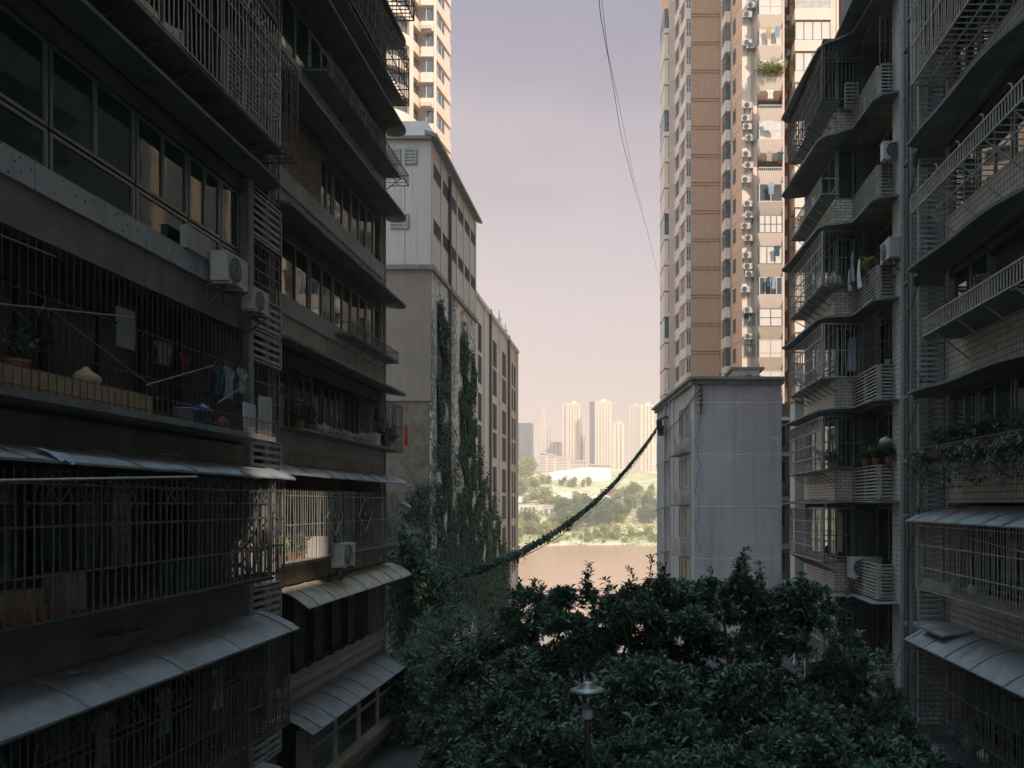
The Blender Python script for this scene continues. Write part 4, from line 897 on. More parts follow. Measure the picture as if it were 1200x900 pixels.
# small clutter on the ledges and cage trays
for i,(x,y,z,l) in enumerate(((6.6,32.2,4.2,'pot plant at the far end of the barred tray, third cage up'),(6.62,30.4,4.2,'pot plant in the middle of the barred tray, third cage up'),(6.65,29.0,1.2,'pot plant near the corner of the cage above the sheet awning'),(6.6,31.6,1.2,'pot plant at the far end of the cage above the sheet awning'),(6.6,30.5,7.25,'pot plant beside the grey tied bag'),(6.6,32.0,10.25,'pot plant on the open railing tray of the stepped block'),(8.0,26.2,4.25,'small plant on the louvre parapet under the long cage'))):
    make_plant((x,y,z),l,.3,.2,22,.16,.045,'ivy' if i%2 else 'ivyl','clay' if i%3 else 'strip',.11,.17)
for i,(F,u,n,z,s_,m,l) in enumerate(((G1,19.5,.4,-2.0,.2,'bag','grey bag on the floor of the lower right cage'),(G1,18.6,.4,-2.0,.16,'cloth2','small white bag on the floor of the lower right cage'),(G1,19.6,.4,-5.45,.2,'blue','blue bag on the floor of the lowest right cage'),(G1,18.8,.4,-5.45,.22,'bag','grey bag on the floor of the lowest right cage'),(G1,18.0,.4,-5.45,.18,'cloth2','white bag on the floor of the lowest right cage'),
      (S1,2.2,.35,1.17,.2,'cloth2','white bag in the low cage of the stepped block'),(S1,1.3,.3,-1.85,.2,'cloth1','blue grey bundle in the cage over the sheet awning'))): bagheap(F,u,n,z,s_,m,l)
# ================================================================== LEFT WHITE BUILDING
E=F2(-12.6,0,0,1,1,0); EF=F2(0,54.8,1,0,0,-1)
t=WL=thing('white_building','tall grey white rendered building with ivy covered side wall','building',(-17,63,-8))
b=MB(); b.box(-24,-12.6,54.8,71,15.3,23.3); part('upper_wall',b,K['whitewall'],t)
b=MB(); b.box(-24,-12.75,54.95,71,-22,15.0); part('front_wall',b,K['darkwall'],t)
b=MB(); b.box(-24,-12.62,54.84,54.95,6.6,15.0); part('render_coat',b,M('brown_grey_render',(.235,.195,.175),var=.15,scale=.4,streak=.5,grain=.1,dirt=(.08,.06,.055)),t)
b=MB(); b.fbox(E,54.97,71,-.13,0,-22,15.0); part('side_wall',b,K['ivywall'],t)
b=MB(); b.box(-24.3,-12.4,54.6,71.1,15.0,15.3); b.fbox(EF,-24,-12.5,-.0,.35,23.3,23.5); parts('string_course',b,K['concrete'],t)
b=MB(); b.slab([(-12.1,54.3,23.55),(-12.1,71.3,23.55),(-12.9,71.3,23.8),(-12.9,54.3,23.8)],.22); part('cornice',b,K['concrete'],t)
b=MB(); b.hexa([(-24,54.5,23.5),(-12.2,54.5,23.5),(-12.2,56,23.5),(-24,56,23.5),(-24,54.9,24.6),(-12.9,54.9,24.6),(-12.9,56,24.6),(-24,56,24.6)]); part('roof_parapet',b,K['whitewall'],t)
for x0,x1 in ((-15.9,-14.5),(-14.35,-12.95-.5)):
    w=MB(); w.fbox(EF,x0,x1,.0,.03,21.7,22.8); o=part('vent_window',w,K['frame'],t); louvre(t,EF,x0+.1,x1-.1,21.8,22.7,.06,.2)
w=MB(); w.fbox(EF,-15.2,-14.0,0,.03,17.6,18.6); part('vent_window',w,K['frame'],t); louvre(t,EF,-15.15,-14.05,17.65,18.55,.06,.2)
b=MB()
for x in (-14.4,-16.5,-19): b.fbox(EF,x,x+.1,0,.04,15.4,21.5)
part('wall_joint',b,K['strip'],t)
b=MB()
for y in (54.85,57.6,60.2,62.8,65.4,68,70.5): b.fbox(E,y,y+.45,0.0,.05,15.35,23.25)
parts('pilaster',b,K['whitewall'],t)
for z0,z1 in ((21.2,22.1),(17.6,18.5)):
    for y in (55.4,58.1,60.7,63.3,65.9,68.5): window(t,E,y,y+2.1,z0,z1,.03,3,None,'bar','deadpane')
b=MB(); b.fbox(E,60.3,60.62,.0,.12,-8,17.5); b.tube([E(60.1,.15,-8),E(60.1,.15,23)],.1,8); parts('drainpipe',b,K['bar'],t)
for y0 in (56.2,65.0):
    b=MB(); b.fbox(E,y0-.35,y0-.1,0,.06,-8,14.2); b.fbox(E,y0+2.3,y0+2.55,0,.06,-8,14.2); parts('pilaster',b,K['whitewall'],t)
    for k in range(7):
        z=11.3-3.05*k
        if z<-8: break
        window(t,E,y0,y0+2.2,z,z+2.1,.03,2,z+1.5,'bar','deadpane')
t=WE=thing('office_building','long pinkish grey building with tall paired windows beyond the ivy wall','building',(-18,85,-8))
b=MB(); b.box(-26,-12.75,71.0,99,-34,17.4); part('wall',b,K['pinkwall'],t)
b=MB(); b.box(-26.2,-12.55,71.05,99.2,17.4,17.75); part('parapet',b,K['pinkwall'],t)
E2=F2(-12.75,0,0,1,1,0); b=MB()
for y in (71.3,75.6,79.4,84.7,91.4,92.9,97.6,98.7): b.fbox(E2,y,y+.5,0,.10,-34,17.3)
parts('pilaster',b,K['pinkwall'],t)
b=MB()
for y in (78.8,91.0): b.tube([E2(y,.15,-8),E2(y,.15,17.9)],.12,6)
parts('drainpipe',b,K['bar'],t)
for y0,y1 in ((72.9,74.5),(80.9,83.1),(87.0,89.4),(93.9,95.0),(96.0,97.0)):
    for k in range(8):
        z=13.1-3.0*k+(.25 if k%2 else 0)
        window(t,E2,y0,y1,z,z+2.45,.01,2,None,'bar','deadpane')
t=thing('roof_antenna','small antenna masts on the roof end of the office building','antenna',(-13.6,94,17.75)); b=MB()
for y,h in ((90,2.6),(92,1.6),(94.5,2.2),(97,1.4)): b.bar((-13.5,y,17.75),(-13.5,y,17.75+h),.1); b.bar((-13.5,y-.5,17.75+h*.8),(-13.5,y+.5,17.75+h*.8),.06); b.box(-13.7,-13.3,y-.15,y+.15,17.75+h*.5,17.75+h*.7)
part('mast',b,K['framew'],t)

# ================================================================== LEFT TOWER
t=LT=thing('residential_tower','cream left tower with curved and angled balconies','building',(-30,112,-8))
b=MB(); b.slab([(-46,94,78),(-27.6,96.0,78),(-25.0,101.0,78),(-24.2,101,78),(-22.6,101,78),(-21.9,105.5,78),(-27.2,125,78),(-46,125,78)],86); part('wall',b,K['cream'],t)
TF,TL=Fseg((-22.45,100),(-21.72,105.4)); 
for k in range(10,26):
    z=-8+3.0*k+.4; ps=random.random()
    # right hand balcony stack: solid parapet angled + glazing
    b=MB(); b.slab([(-24.1,99.7,z+1.0),(-22.5,99.7,z+1.0),(-21.75,105.3,z+1.0),(-22.3,105.3,z+1.0),(-22.9,100.6,z+1.0),(-24.1,100.6,z+1.0)],1.15); o=part('balcony',b,K['cream'],t)
    window(t,Fseg((-22.62,100.1),(-21.95,105.0))[0],.0,5.0,z+1.02,z+2.75,-.05,4,None,'framew','glassd',w=.1)
    window(t,F2(0,100.05,1,0,0,-1),-23.6,-22.7,z+1.02,z+2.75,-.02,1,None,'framew','glassd',w=.08)
    if k%3==0:
        b=MB(); b.fbox(F2(0,99.6,1,0,0,-1),-24.0,-22.8,0,.5,z-.2,z+.2); part('tray',b,K['creamd'],t)
    # curved balcony
    arc=[(-28.0+3.0*math.sin(a)+.0, 96.5+5.0*(1-math.cos(a)) ) for a in [math.pi/2*i/8*.95 for i in range(9)]]
    out=[(x+.7,y-.9) for x,y in arc]
    b=MB(); b.grid([[(x,y,z-.15) for x,y in out],[(x,y,z+1.05) for x,y in out]]); b.grid([[(x,y,z+1.05) for x,y in out],[(x-.15,y+.15,z+1.05) for x,y in out]]); b.grid([[(x,y,z-.15) for x,y in out],[(x-1.5,y+2,z-.15) for x,y in out]]); b.grid([[(x-.15,y+.15,z+1.05) for x,y in out],[(x-.15,y+.15,z-.14) for x,y in out]])
    part('curved_balcony',b,K['cream'],t)
    b=MB(); o2=[(x-.45,y+.5) for x,y in out]; b.grid([[(x,y,z+1.0) for x,y in o2],[(x,y,z+2.8) for x,y in o2]]); part('recess_glazing',b,K['glassd'],t)
    b=MB(); b.box(-33,-28.9,94.8,96.2,z-.15,z+1.0); part('balcony',b,K['cream'],t)
    b=MB(); b.box(-32.8,-29.1,95.93,95.97,z+1.0,z+2.7); part('pane',b,K['curto'] if k%4==0 else K['glassd'],t)
b=MB(); b.slab([(-25.3,98.0,78),(-24.9,97.6,78),(-24.6,98.2,78),(-25,98.6,78)],86); b.box(-29.0,-28.5,95,96,-8,78); b.slab([(-22.55,99.6,78),(-22.3,99.6,78),(-22.3,99.95,78),(-22.55,99.95,78)],86); parts('fin',b,K['cream'],t)

# ================================================================== RIGHT TOWER
t=RT=thing('residential_tower','tall beige right tower with brown pebble bay and white balconies','building',(14,100,-8))
HT=74
b=MB(); b.slab([(4.75,106,HT),(4.95,98,HT),(5.5,98,HT),(6.5,92.2,HT),(6.85,91.3,HT),(9.95,91.3,HT),(9.98,89.5,HT),(11.2,83.5,HT),(12.7,83.5,HT),(12.7,84.5,HT),(15,84.5,HT),(15,86,HT),(16.1,86,HT),(16.1,84.5,HT),(19.6,84.5,HT),(19.6,83,HT),(20.6,83,HT),(20.6,120,HT),(4.75,120,HT)],HT+8); part('wall',b,K['peach'],t)
b=MB(); b.box(6.8,9.9,91.15,91.3,-8,HT); part('pebble_bay',b,K['pebble'],t)
b=MB(); b.box(11.22,12.7,83.38,83.5,-8,HT); part('cream_wall',b,K['cream'],t)
b=MB(); b.box(4.78,5.55,97.8,98,-8,HT); part('corner_strip',b,K['creamd'],t)
b=MB(); b.box(19.6,20.2,82.7,83,-8,HT); b.tube([(20.35,82.8,0),(20.35,82.8,HT)],.12,6); b.tube([(15.3,84,0),(15.3,84,HT)],.1,6); b.tube([(15.05,82.2,0),(15.05,82.2,HT)],.09,6); parts('cream_column',b,K['cream'],t)
A1=F2(0,0,0,1,-1,0)
P2,l2_=Fseg((5.52,97.9),(6.5,92.2)); P3,l3_=Fseg((9.98,89.4),(11.2,83.5)); FR=F2(0,83.38,1,0,0,-1)
for k in range(6,22):
    z=-8+3.0*k
    # brown bay ribs
    b=MB()
    for dz in (0,.28): b.fbox(F2(0,91.15,1,0,0,-1),6.8,9.9,0,.09,z+dz,z+dz+.13)
    part('rib',b,K['pebble'],t)
    # far saw tooth balconies
    b=MB(); b.slab([(3.95,104,z+.25),(4.3,99.2,z+.25),(4.95,99.2,z+.25),(4.8,104,z+.25)],.5); o=part('balcony',b,K['panel'],t)
    b=MB(); b.slab([(4.0,103.9,z+2.6),(4.34,99.3,z+2.6),(4.8,99.3,z+2.6),(4.8,104,z+2.6)],2.3); part('pane',b,K['glassd' if k%4==1 else 'panel'],o)
    # panelled strip
    window(t,P2,.5,1.9,z+.9,z+2.3,.04,2,None,'frame','glassd'); window(t,P2,3.0,4.4,z+1.2,z+2.7,.04,2,None,'frame','glassd')
    b=MB(); b.fbox(P2,.1,2.35,0,.12,z+2.45,z+3.7); b.fbox(P2,2.5,5.5,0,.12,z+2.85,z+4.0); part('white_panel',b,K['panel'],t)
    # bay window facing the viewer
    b=MB(); b.fbox(F2(0,91.9,1,0,0,-1),6.3,6.85,0,.7,z-.2,z+.95); o=part('bay',b,K['panel'],t)
    window(t,F2(0,91.3,1,0,0,-1),6.32,6.83,z+.96,z+2.6,.0,2,z+1.5,'framew','glassd',w=.06)
    # notch balconies
    b=MB(); b.slab([(9.75,88.6,z+.95),(9.95,86.6,z+.95),(10.5,86.6,z+.95),(10.3,88.6,z+.95)],1.1); o=part('balcony',b,K['panel'],t)
    b=MB(); b.slab([(9.85,88.5,z+2.6),(10.02,86.8,z+2.6),(10.45,86.8,z+2.6),(10.3,88.5,z+2.6)],1.6); part('pane',b,K['glassd'],o)
    b=MB(); b.fbox(P3,2.6,2.75,0,.05,z,z+2.9) if False else b.fbox(P3,2.2,l3_,0,.025,z-.02,z+.06); part('wall_joint',b,K['creamd'],t)
    window(t,P3,3.5,4.3,z+1.1,z+2.5,.03,1,None,'frame','glassd')
    # balcony stack next to the air conditioners
    st=random.choice((0,0,1,1,2,3,4)); pm=random.choice(('panel','glassd','curt','panel','darkpane')); wm_=random.choice(('cream','cream','creamd'))
    b=MB(); b.hexa([(12.7,84.5,z-.15),(12.9,82.4,z-.15),(15,82.4,z-.15),(15,84.5,z-.15),(12.7,84.5,z+1.0),(12.55,82.0,z+1.0),(15,82.0,z+1.0),(15,84.5,z+1.0)]); o=part('balcony',b,K[wm_],t)
    FB=F2(0,82.15,1,0,0,-1)
    if st!=2:
        window(t,FB,12.7,14.95,z+1.05,z+2.8,0,random.choice((2,2,3,4)),random.choice((z+1.9,None,z+1.5)),random.choice(('framew','framew','frame','creamd')),pm,w=.08)
        window(t,F2(12.72,84.4,0,-1,-1,0),.1,2.2,z+1.05,z+2.8,0,2,None,'framew','glassd',w=.08)
    else:
        railing(t,FB,12.7,14.9,0,z+1.0,.35,.2,'framew',.04,-.3)
        b=MB(); b.box(12.9,14.9,84.3,84.45,z+1,z+2.7); part('door_glazing',b,K['glassd'],t)
    # second balcony stack
    st=(k*3)%4; pm=random.choice(('panel','glassd','curt','panel','cream'))
    b=MB(); b.box(16.1,19.6,81.9,84.5,z-.15+.6,z+1.5); o=part('balcony',b,K['cream'],t)
    window(t,F2(0,82.05,1,0,0,-1),16.15,19.55,z+1.55,z+3.4,0,4,random.choice((z+2.3,None)),random.choice(('framew','framew','frame')),pm,w=.08)
    b=MB(); b.box(15.35,15.85,84.4,85.5,z+.1,z+1.4); part('service_ledge',b,K['cream'],t)
    # lower window on the cream wall side
    if k<9: window(t,FR,11.35,12.5,z+1.3,z+2.6,.05,2,None,'framew','glassd')
yl=[8,19,55,125,140,163,182,195,212,240,253,266,280,300,313,322,340,364,395,52,150]
acs=[]
for i,y in enumerate(sorted(yl)):
    z=(590-y)*.0832; x=11.78+random.uniform(-.3,.3)
    acs.append((x,z))
    ac(x,83.0,z-.3,'-y','small white air conditioner in the sunlit vertical row on the right tower','air conditioners in a column on the right tower',1.05)
b=MB(); 
for x in (12.1,12.3): b.tube([(x,83.3,10),(x,83.3,60)],.05,5)
parts('drainpipe',b,K['creamd'],RT)
for i,(x,y,z) in enumerate(((15.55,84.1,47.5),(15.6,84.1,44.1),(15.4,84.0,33.5))): ac(x,y,z,'-y','white air conditioner in the planted slot between the tower balconies','air conditioners between the tower balconies')
for i,(x,z) in enumerate(((15.5,45.4),(15.7,46.1),(13.8,41.6),(13.1,41.6),(14.5,41.6),(15.6,40.9))):
    make_plant((x,81.75 if x<15 else 83.7,z-.6),'green plants overflowing a sunlit tower balcony',.8,.6,26,.5,.16,'leaff',group='plants on the tower balconies')

# ================================================================== CLIMBING IVY
def wall_ivy(name,label,F,cols,n,zt,zb,L,W,m='ivy',dens=1.0,nn=.16):
    """cols: list of (u centre, width, top z)"""
    us=[];zs=[]
    wt=np.array([c[4] if len(c)>4 else 1. for c in cols]); wt/=wt.sum()
    while len(us)<n:
        c=cols[int(rng.choice(len(cols),p=wt))]
        if len(c)>3:
            q=rng.uniform(-1,1); u=(c[0]+c[1])/2+(c[1]-c[0])/2*q; top=c[2]-1.2*abs(q)**3-.6*math.sin(u*5); z=zb+(top-zb)*rng.beta(1,c[3]); u+=rng.normal(0,.1)+.25*math.sin(z*1.3)
        else: u=c[0]+rng.normal(0,c[1]); z=zb+(c[2]-zb)*rng.beta(1.0,1.35)
        g=math.sin(u*1.7+z*.9)+math.sin(u*.8-z*1.7)+math.sin(z*2.9+u*2.1)*.6
        if g>-.35+random.uniform(-.5,.5)-(1.3 if z<zb+6 else 0): us.append(u);zs.append(z)
    us=np.array(us);zs=np.array(zs); th=nn*(.3+.7*np.abs(np.sin(us*2.3+zs*1.1)))
    o=F(0,0,0); ux=np.array(F(1,0,0))-np.array(o); nx=np.array(F(0,1,0))-np.array(o)
    nn_=rng.uniform(.05,1,n)*th+.05
    C=np.array(o)[None]+us[:,None]*ux+nn_[:,None]*nx; C[:,2]=zs
    A=nx[None]*rng.uniform(.2,1,(n,1))+ux[None]*rng.normal(0,.7,(n,1)); A[:,2]+=rng.normal(-.5,.4,n)
    return hang_ivy(name,label,C,A,m,L,W)
wall_ivy('climbing_ivy','ivy sheet on the near window bay of the white building side wall',E,[(56.3,59.4,13.2,1.15,5),(55,60.5,9,2.5,1.6),(55,61,1,1,1.6)],30000,12,-9,.18,.15)
wall_ivy('climbing_ivy','ivy sheet on the far window bay of the white building side wall',E,[(63.9,67.2,13.4,1.1,4),(66.5,70.2,11.8,1.2,4),(60.8,71,7,2.2,1.8),(60.8,71,.5,1,2)],42000,12,-9,.19,.16)
wall_ivy('climbing_ivy','ivy creeping onto the lower pinkish office wall',E2,[(73,1.0,5.2),(75,1.6,3.5),(78.5,1.8,1.8),(83,1.8,-1),(76,3.5,-.5),(87,2,-4)],24000,6,-12,.21,.17,nn=.16)
wall_ivy('climbing_ivy','dark ivy on the bare brick front below the rendered wall',EF,[(-13.3,.5,3),(-14.5,.8,0),(-16,1.2,-1),(-18,1.5,-2)],9000,3,-8,.22,.18,nn=.3)
# ivy hanging off the far corner of the second left building
def strands(name,label,S,n,L,W,m,sp=.14):
    C=[];A=[]
    per=n//len(S)
    for (x,y,z0,z1,dx) in S:
        q=rng.uniform(0,1,per); C.append(np.stack([x+dx*np.sin(q*3)+rng.normal(0,sp,per),y+rng.normal(0,sp*1.4,per),z0+(z1-z0)*q],1))
    C=np.concatenate(C); k=len(C); A=np.stack([rng.normal(.2,.7,k),rng.normal(-.4,.6,k),rng.normal(-.5,.4,k)],1)
    return hang_ivy(name,label,C,A,m,L,W,'ivy hanging at the corner of the second left building')
strands('hanging_ivy','ivy curtain hanging past the lit cage at the far left corner',[(-8.0,30,-.6,-6,.15),(-7.75,30.2,-1,-4.5,.1),(-8.2,29.6,-1.6,-8,.2),(-7.6,30.5,-2.2,-4,0)],3600,.15,.11,'ivyl')
strands('hanging_ivy','lower ivy curtain beside the glazed porch',[(-7.6,28.8,-5.3,-8,.15),(-7.2,28.5,-5.4,-8,.2),(-7.9,28.6,-5.0,-8,.1),(-6.9,28.4,-5.8,-8,.1),(-7.5,29.2,-4.9,-6,.2)],4200,.15,.11,'ivyl',.2)
C=np.stack([rng.uniform(-8.6,-6.6,2600),rng.normal(31,.5,2600),np.zeros(2600)],1); C[:,2]=-2.6+.6*np.sin(C[:,0]*3)+rng.normal(0,.4,2600); hang_ivy('ivy_mass','ivy mound where the vine covered cable leaves the left corner',C,rng.normal(0,1,(2600,3))+np.array((.2,-.5,-.2)),'ivy',.17,.12)

# ================================================================== VINE COVERED CABLE + WIRES
def rope_pt(t): return np.array((-7.6+10.2*t, 31+31*t, -2.9+9.1*t-4*2.15*t*(1-t)))
t_=thing('vine_cable','thick vine covered cable sagging across the lane to the white building','cable',tuple(rope_pt(.5)))
b=MB(); b.tube([rope_pt(i/40) for i in range(41)],.035,5); part('cable',b,K['black'],t_)
b=MB()
for s in (.05,-.06): b.tube([rope_pt(i/40)+np.array((s,0,-.12-.25*math.sin(math.pi*i/40)*(s>0))) for i in range(41)],.018,4)
part('loose_wire',b,K['black'],t_)
q=rng.beta(1.05,1.35,9000)*.95; thick=.035+.16*np.clip(1-np.abs(q-.25)/.55,0,1)*(.75+.4*np.sin(q*45)*np.sin(q*17))
P=np.array([rope_pt(a) for a in q]); r_=np.abs(rng.normal(0,1,9000))*thick*.6; a_=rng.uniform(0,2*math.pi,9000)
P[:,0]+=r_*np.cos(a_)*.9; P[:,2]+=r_*np.sin(a_)*1.0-.25*thick-(rng.uniform(0,1,9000)>.9)*rng.uniform(0,.5,9000)*(thick>.15)
v,f=leafmesh(P,rng.normal(0,1,(9000,3))+np.array((0,-.3,-.5)),.15*rng.uniform(.6,1.3,9000),.10); mesh_obj('vine',v,f,K['ivy'],t_)
def wire(label,pts,r):
    b=MB(); b.tube(pts,r,5); tag(part('overhead_wire',b,K['bar']),label,'wire')
W1=[(700,-20,14),(704,20,16),(716,85,20),(728,160,25),(745,225,32),(758,268,42),(770,318,60),(777,350,82)]
def cat(Wp): 
    out=[]
    for (a,c,d),(a2,c2,d2) in zip(Wp[:-1],Wp[1:]):
        for i in range(4):
            s=i/4; y=d+(d2-d)*s; out.append(((a+(a2-a)*s-735)*y/1000,y,(590-(c+(c2-c)*s))*y/1000))
    return out
wire('longer dark overhead wire crossing the sky toward the right tower',cat(W1),.0075)
wire('fainter overhead wire just right of the dark one',cat([(703,-20,14),(712,60,18),(725,120,23),(742,205,31),(758,262,44)]),.005)

# ================================================================== FOREGROUND TREES
def tree(x,y,top,r,h,n,label,m='leaf',L=.30,name='broadleaf_tree',ground=-8,group='broadleaf trees filling the lane'):
    t=thing(name,label,'tree',(x,y,ground),group); cz=top-h
    b=MB(); tr=[(x+.3,y,ground),(x+.2,y+.1,ground+1.2),(x+.05,y,(ground+cz)/2+.6),(x,y,cz+h*.5)]
    b.tube(tr,[.16,.13,.1,.05],7)
    br=[]
    for k in range(9):
        a=k*2.4; e=np.array((x+r*.8*math.cos(a),y+r*.8*math.sin(a),cz+h*(.15+.09*k))); s=np.array((x+.08,y,(ground+cz)/2+.4+.12*k)); m_=(s+e)/2+np.array((0,0,-.15))
        b.tube([s,m_,e],[.07,.045,.015],5); br.append(e)
    part('trunk',b,K['bark'],t)
    # crown: clumps placed round several sub-lobes
    lobes=[]; k=36
    for i in range(k):
        a=rng.uniform(0,2*math.pi); rr=r*math.sqrt(rng.uniform(.02,.8)); zz=rng.uniform(.1,.98)
        s=math.sqrt(max(.05,1-max(0,(zz-.45)/.55)**2)); lobes.append((x+rr*s*math.cos(a),y+rr*s*math.sin(a),cz+h*zz*.93,rng.uniform(.17,.38)*r*(1.15-.45*zz)))
    C=[];A=[]
    for (lx,ly,lz,lr) in lobes:
        c=max(6,int(n/k*rng.uniform(.5,1.5))); d=rng.normal(0,1,(c,3)); d/=np.linalg.norm(d,axis=1,keepdims=True); d[:,2]=np.where(d[:,2]<-.3,-d[:,2],d[:,2]); q=lr*rng.uniform(.3,1.2,c)[:,None]
        C.append(np.array((lx,ly,lz))+d*q*np.array((1,1,.75))); a=d.copy(); a[:,2]+=.7; A.append(a)
    # leading shoots
    for i in range(15):
        a=rng.uniform(0,6.28); rr=r*rng.uniform(0,.85); bx,by=x+rr*math.cos(a),y+rr*math.sin(a); hh=rng.uniform(.15,.6)
        for s in np.linspace(0,1,7): C.append(np.array([[bx+rng.normal(0,.04),by,cz+h*(1-.25*rr/r)-.45+hh*s*1.4]])); A.append(np.array([[rng.normal(0,.3),rng.normal(0,.3),1.]]))
    C=np.concatenate(C);A=np.concatenate(A); v,f=whorls(C,A,7,L,L*.34,1.0); mesh_obj('crown',v,f,K[m],t)
TT=[(-2.6,23.5,-2.3,1.2,3.4,450,'tree whose sparse top stands against the river, leftmost of the tree tops','leaf'),
 (-1.0,21.5,-2.15,1.7,3.9,900,'tree rising against the river just above the garden lamp','leaf'),
 (.55,20.5,-1.85,1.6,4.2,900,'tree with a pointed shoot at the right end of the visible river','leaf'),
 (1.9,21.5,-2.0,1.6,4,850,'tree at the left corner of the white building','leaf'),
 (2.55,19.5,-1.55,1.1,4.4,620,'tree with the tallest shoot standing against the grey white wall','leaf'),
 (3.9,20,-1.95,1.6,4.4,900,'tree in front of the right part of the grey white wall','leaf'),
 (5.4,20.5,-3.35,1.6,4,850,'tree below the sheet awning of the stepped block','leaf'),
 (6.3,19.5,-5.2,1.0,3,500,'low tree beside the grey drainpipe of the right block','leaf'),
 (-4.1,24,-4.0,1.5,3.6,750,'bluish tree at the foot of the ivy wall','leaf2'),
 (-2.9,18.5,-4.3,1.5,3.5,800,'low bluish tree left of the garden lamp','leaf2'),
 (-1.9,17.2,-3.6,1.5,3.5,850,'tree directly behind and left of the garden lamp','leaf'),
 (.4,16.2,-3.2,1.7,3.6,950,'full dark tree right of the garden lamp','leaf'),
 (2.4,16.0,-3.3,1.7,3.8,950,'tree with drooping rosettes in the middle of the foliage','leaf'),
 (4.3,16.0,-4.4,1.4,3.4,850,'tree in the right middle of the foliage','leaf')]
for a in TT: tree(a[0],a[1],a[2]+.25,a[3]*1.1,a[4]+.45,int(a[5]*3.6),a[6],a[7],L=.20)
SH=[(-2.1,13.9,-4.6,1.0,'bluish shrub at the bottom left of the foliage','leaf2'),(-2.3,12.6,-4.2,.7,'pale teal shrub at the bottom edge, left of the lamp post','ivyl'),(-1.4,15.0,-4.1,1.2,'shrub around the left of the lamp post','leaf'),(.35,13.6,-3.9,1.2,'shrub around the right of the lamp post','leaf'),(1.7,12.6,-3.9,1.3,'shrub at the bottom middle of the foliage','leaf'),(3.3,12.8,-4.0,1.4,'shrub at the bottom right of the foliage','leaf'),(4.3,14.2,-4.9,1.1,'shrub beside the lower right cages','leaf'),(2.9,14.0,-3.7,.9,'pale leaved shrub among the dark middle foliage','leaf2'),(-3.0,16.5,-5.4,.9,'shrub in the shadow under the glazed porch','leaf2'),(-4.6,23,-5.6,.9,'shrub beneath the hanging ivy curtain','leaf2'),(-5.2,18.4,-6.4,.7,'dark low plant beside the foot of the porch','leaf2'),(-4.0,16.6,-6.3,.8,'lowest shrub at the bottom left below the porch','leaf2'),(-7.6,37,-5.2,1.7,'shrub in the dark gap under the vine cable, nearer one','leaf'),(-9.3,44,-5.6,2.0,'shrub in the dark gap under the vine cable, farther one','leaf2'),(-6.2,31,-6.0,1.3,'shrub at the foot of the hanging ivy corner','leaf')]
for x,y,z,r,l,m in SH: tree(x,y,z+.3,r*1.2,3.0,1700,l,m,L=.155 if m!='ivyl' else .11,name='shrub',group='shrubs under the trees')

# ================================================================== GARDEN LAMP
t=thing('garden_lamp','grey garden lamp with a wide disc cap rising out of the foliage','lamp',(-.6,12.9,-8)); c=(-.6,12.9,0)
b=MB(); b.lathe(c,[(.09,-8),(.09,-7.9),(.055,-7.85),(.045,-3.5),(.05,-3.24)],14); part('post',b,K['black'],t,True)
b=MB(); b.lathe(c,[(.055,-3.26),(.10,-3.24),(.10,-3.20),(.08,-3.17),(.08,-3.12)],16); part('collar',b,K['pipe'],t,True)
b=MB(); b.lathe(c,[(.070,-3.14),(.085,-2.84)],16); part('glass_body',b,K['glassc'],t,True)
b=MB(); b.lathe(c,[(.09,-2.86),(.22,-2.835),(.272,-2.825),(.274,-2.817),(.2,-2.79),(.135,-2.775),(.13,-2.755),(.105,-2.75),(.10,-2.725),(.06,-2.70),(.0005,-2.695)],24); part('disc_cap',b,K['frame'],t,True)

# ================================================================== GROUND, RIVER
def gz(x,y):
    prof=[(-60,-8),(46,-8),(60,-14),(120,-24),(200,-33),(260,-36),(560,-36),(600,-31),(615,-29.3),(650,-25.5),(700,-17),(740,-8),(800,3.2),(850,9),(900,19),(960,27),(1050,40),(1300,50),(3300,60)]
    for (a,p),(c,d) in zip(prof[:-1],prof[1:]):
        if a<=y<=c:
            z=p+(d-p)*(y-a)/(c-a); break
    if y>590: z+= (1.3*math.sin(x*.045+y*.02)+.9*math.sin(x*.11-y*.05))*min(1,(y-590)/60)
    return z
ys=[-60,0,40,46,52,60,70,90,120,160,200,260,400,560]+list(range(590,1100,8))+list(range(1100,1500,50))+[1700,2000,2600,3200]
xs=[-1400,-900,-600,-400,-300]+list(range(-240,181,10))+[250,400,700,1100,1400]
b=MB(); b.grid([[(x,y,gz(x,y)) for x in xs] for y in ys])
m,nt,bs=newmat('ground_mix'); p=pos(nt)
c1=mixc(nt,(.40,.37,.19),(.68,.52,.36),ramp(nt,noise(nt,p,.022,6,.6),.42,.62)); c1=mixc(nt,c1,(.15,.19,.10),ramp(nt,noise(nt,p,.09,5,.65),.5,.7,(0,0,0),(.8,.8,.8)))
nt.links.new(c1,bs.inputs['Base Color']); bs.inputs['Roughness'].default_value=1; bump(nt,bs,noise(nt,p,.3,6),.6,1.0)
tag(part('ground',b,m,loc=(0,0,-8)),'earth and grass slopes with the far river bank','ground',kind='structure')
b=MB(); b.box(-1300,1300,150,640,-30.2,-30.0)
m,nt,bs=newmat('river_water'); n1=noise(nt,pos(nt,(.02,.008,1)),1,5); nt.links.new(mixc(nt,(.46,.25,.16),(.52,.29,.19),n1),bs.inputs['Base Color']); bs.inputs['Roughness'].default_value=.18; bump(nt,bs,noise(nt,pos(nt,(.25,.7,1)),1,5),.35,.35)
tag(part('river',b,m),'muddy brown river','river',kind='structure')
b=MB(); b.box(-30,30,-45,45.5,-7.99,-7.95); tag(part('lane',b,K['asphalt']),'shaded paved lane under the trees','lane',kind='structure')
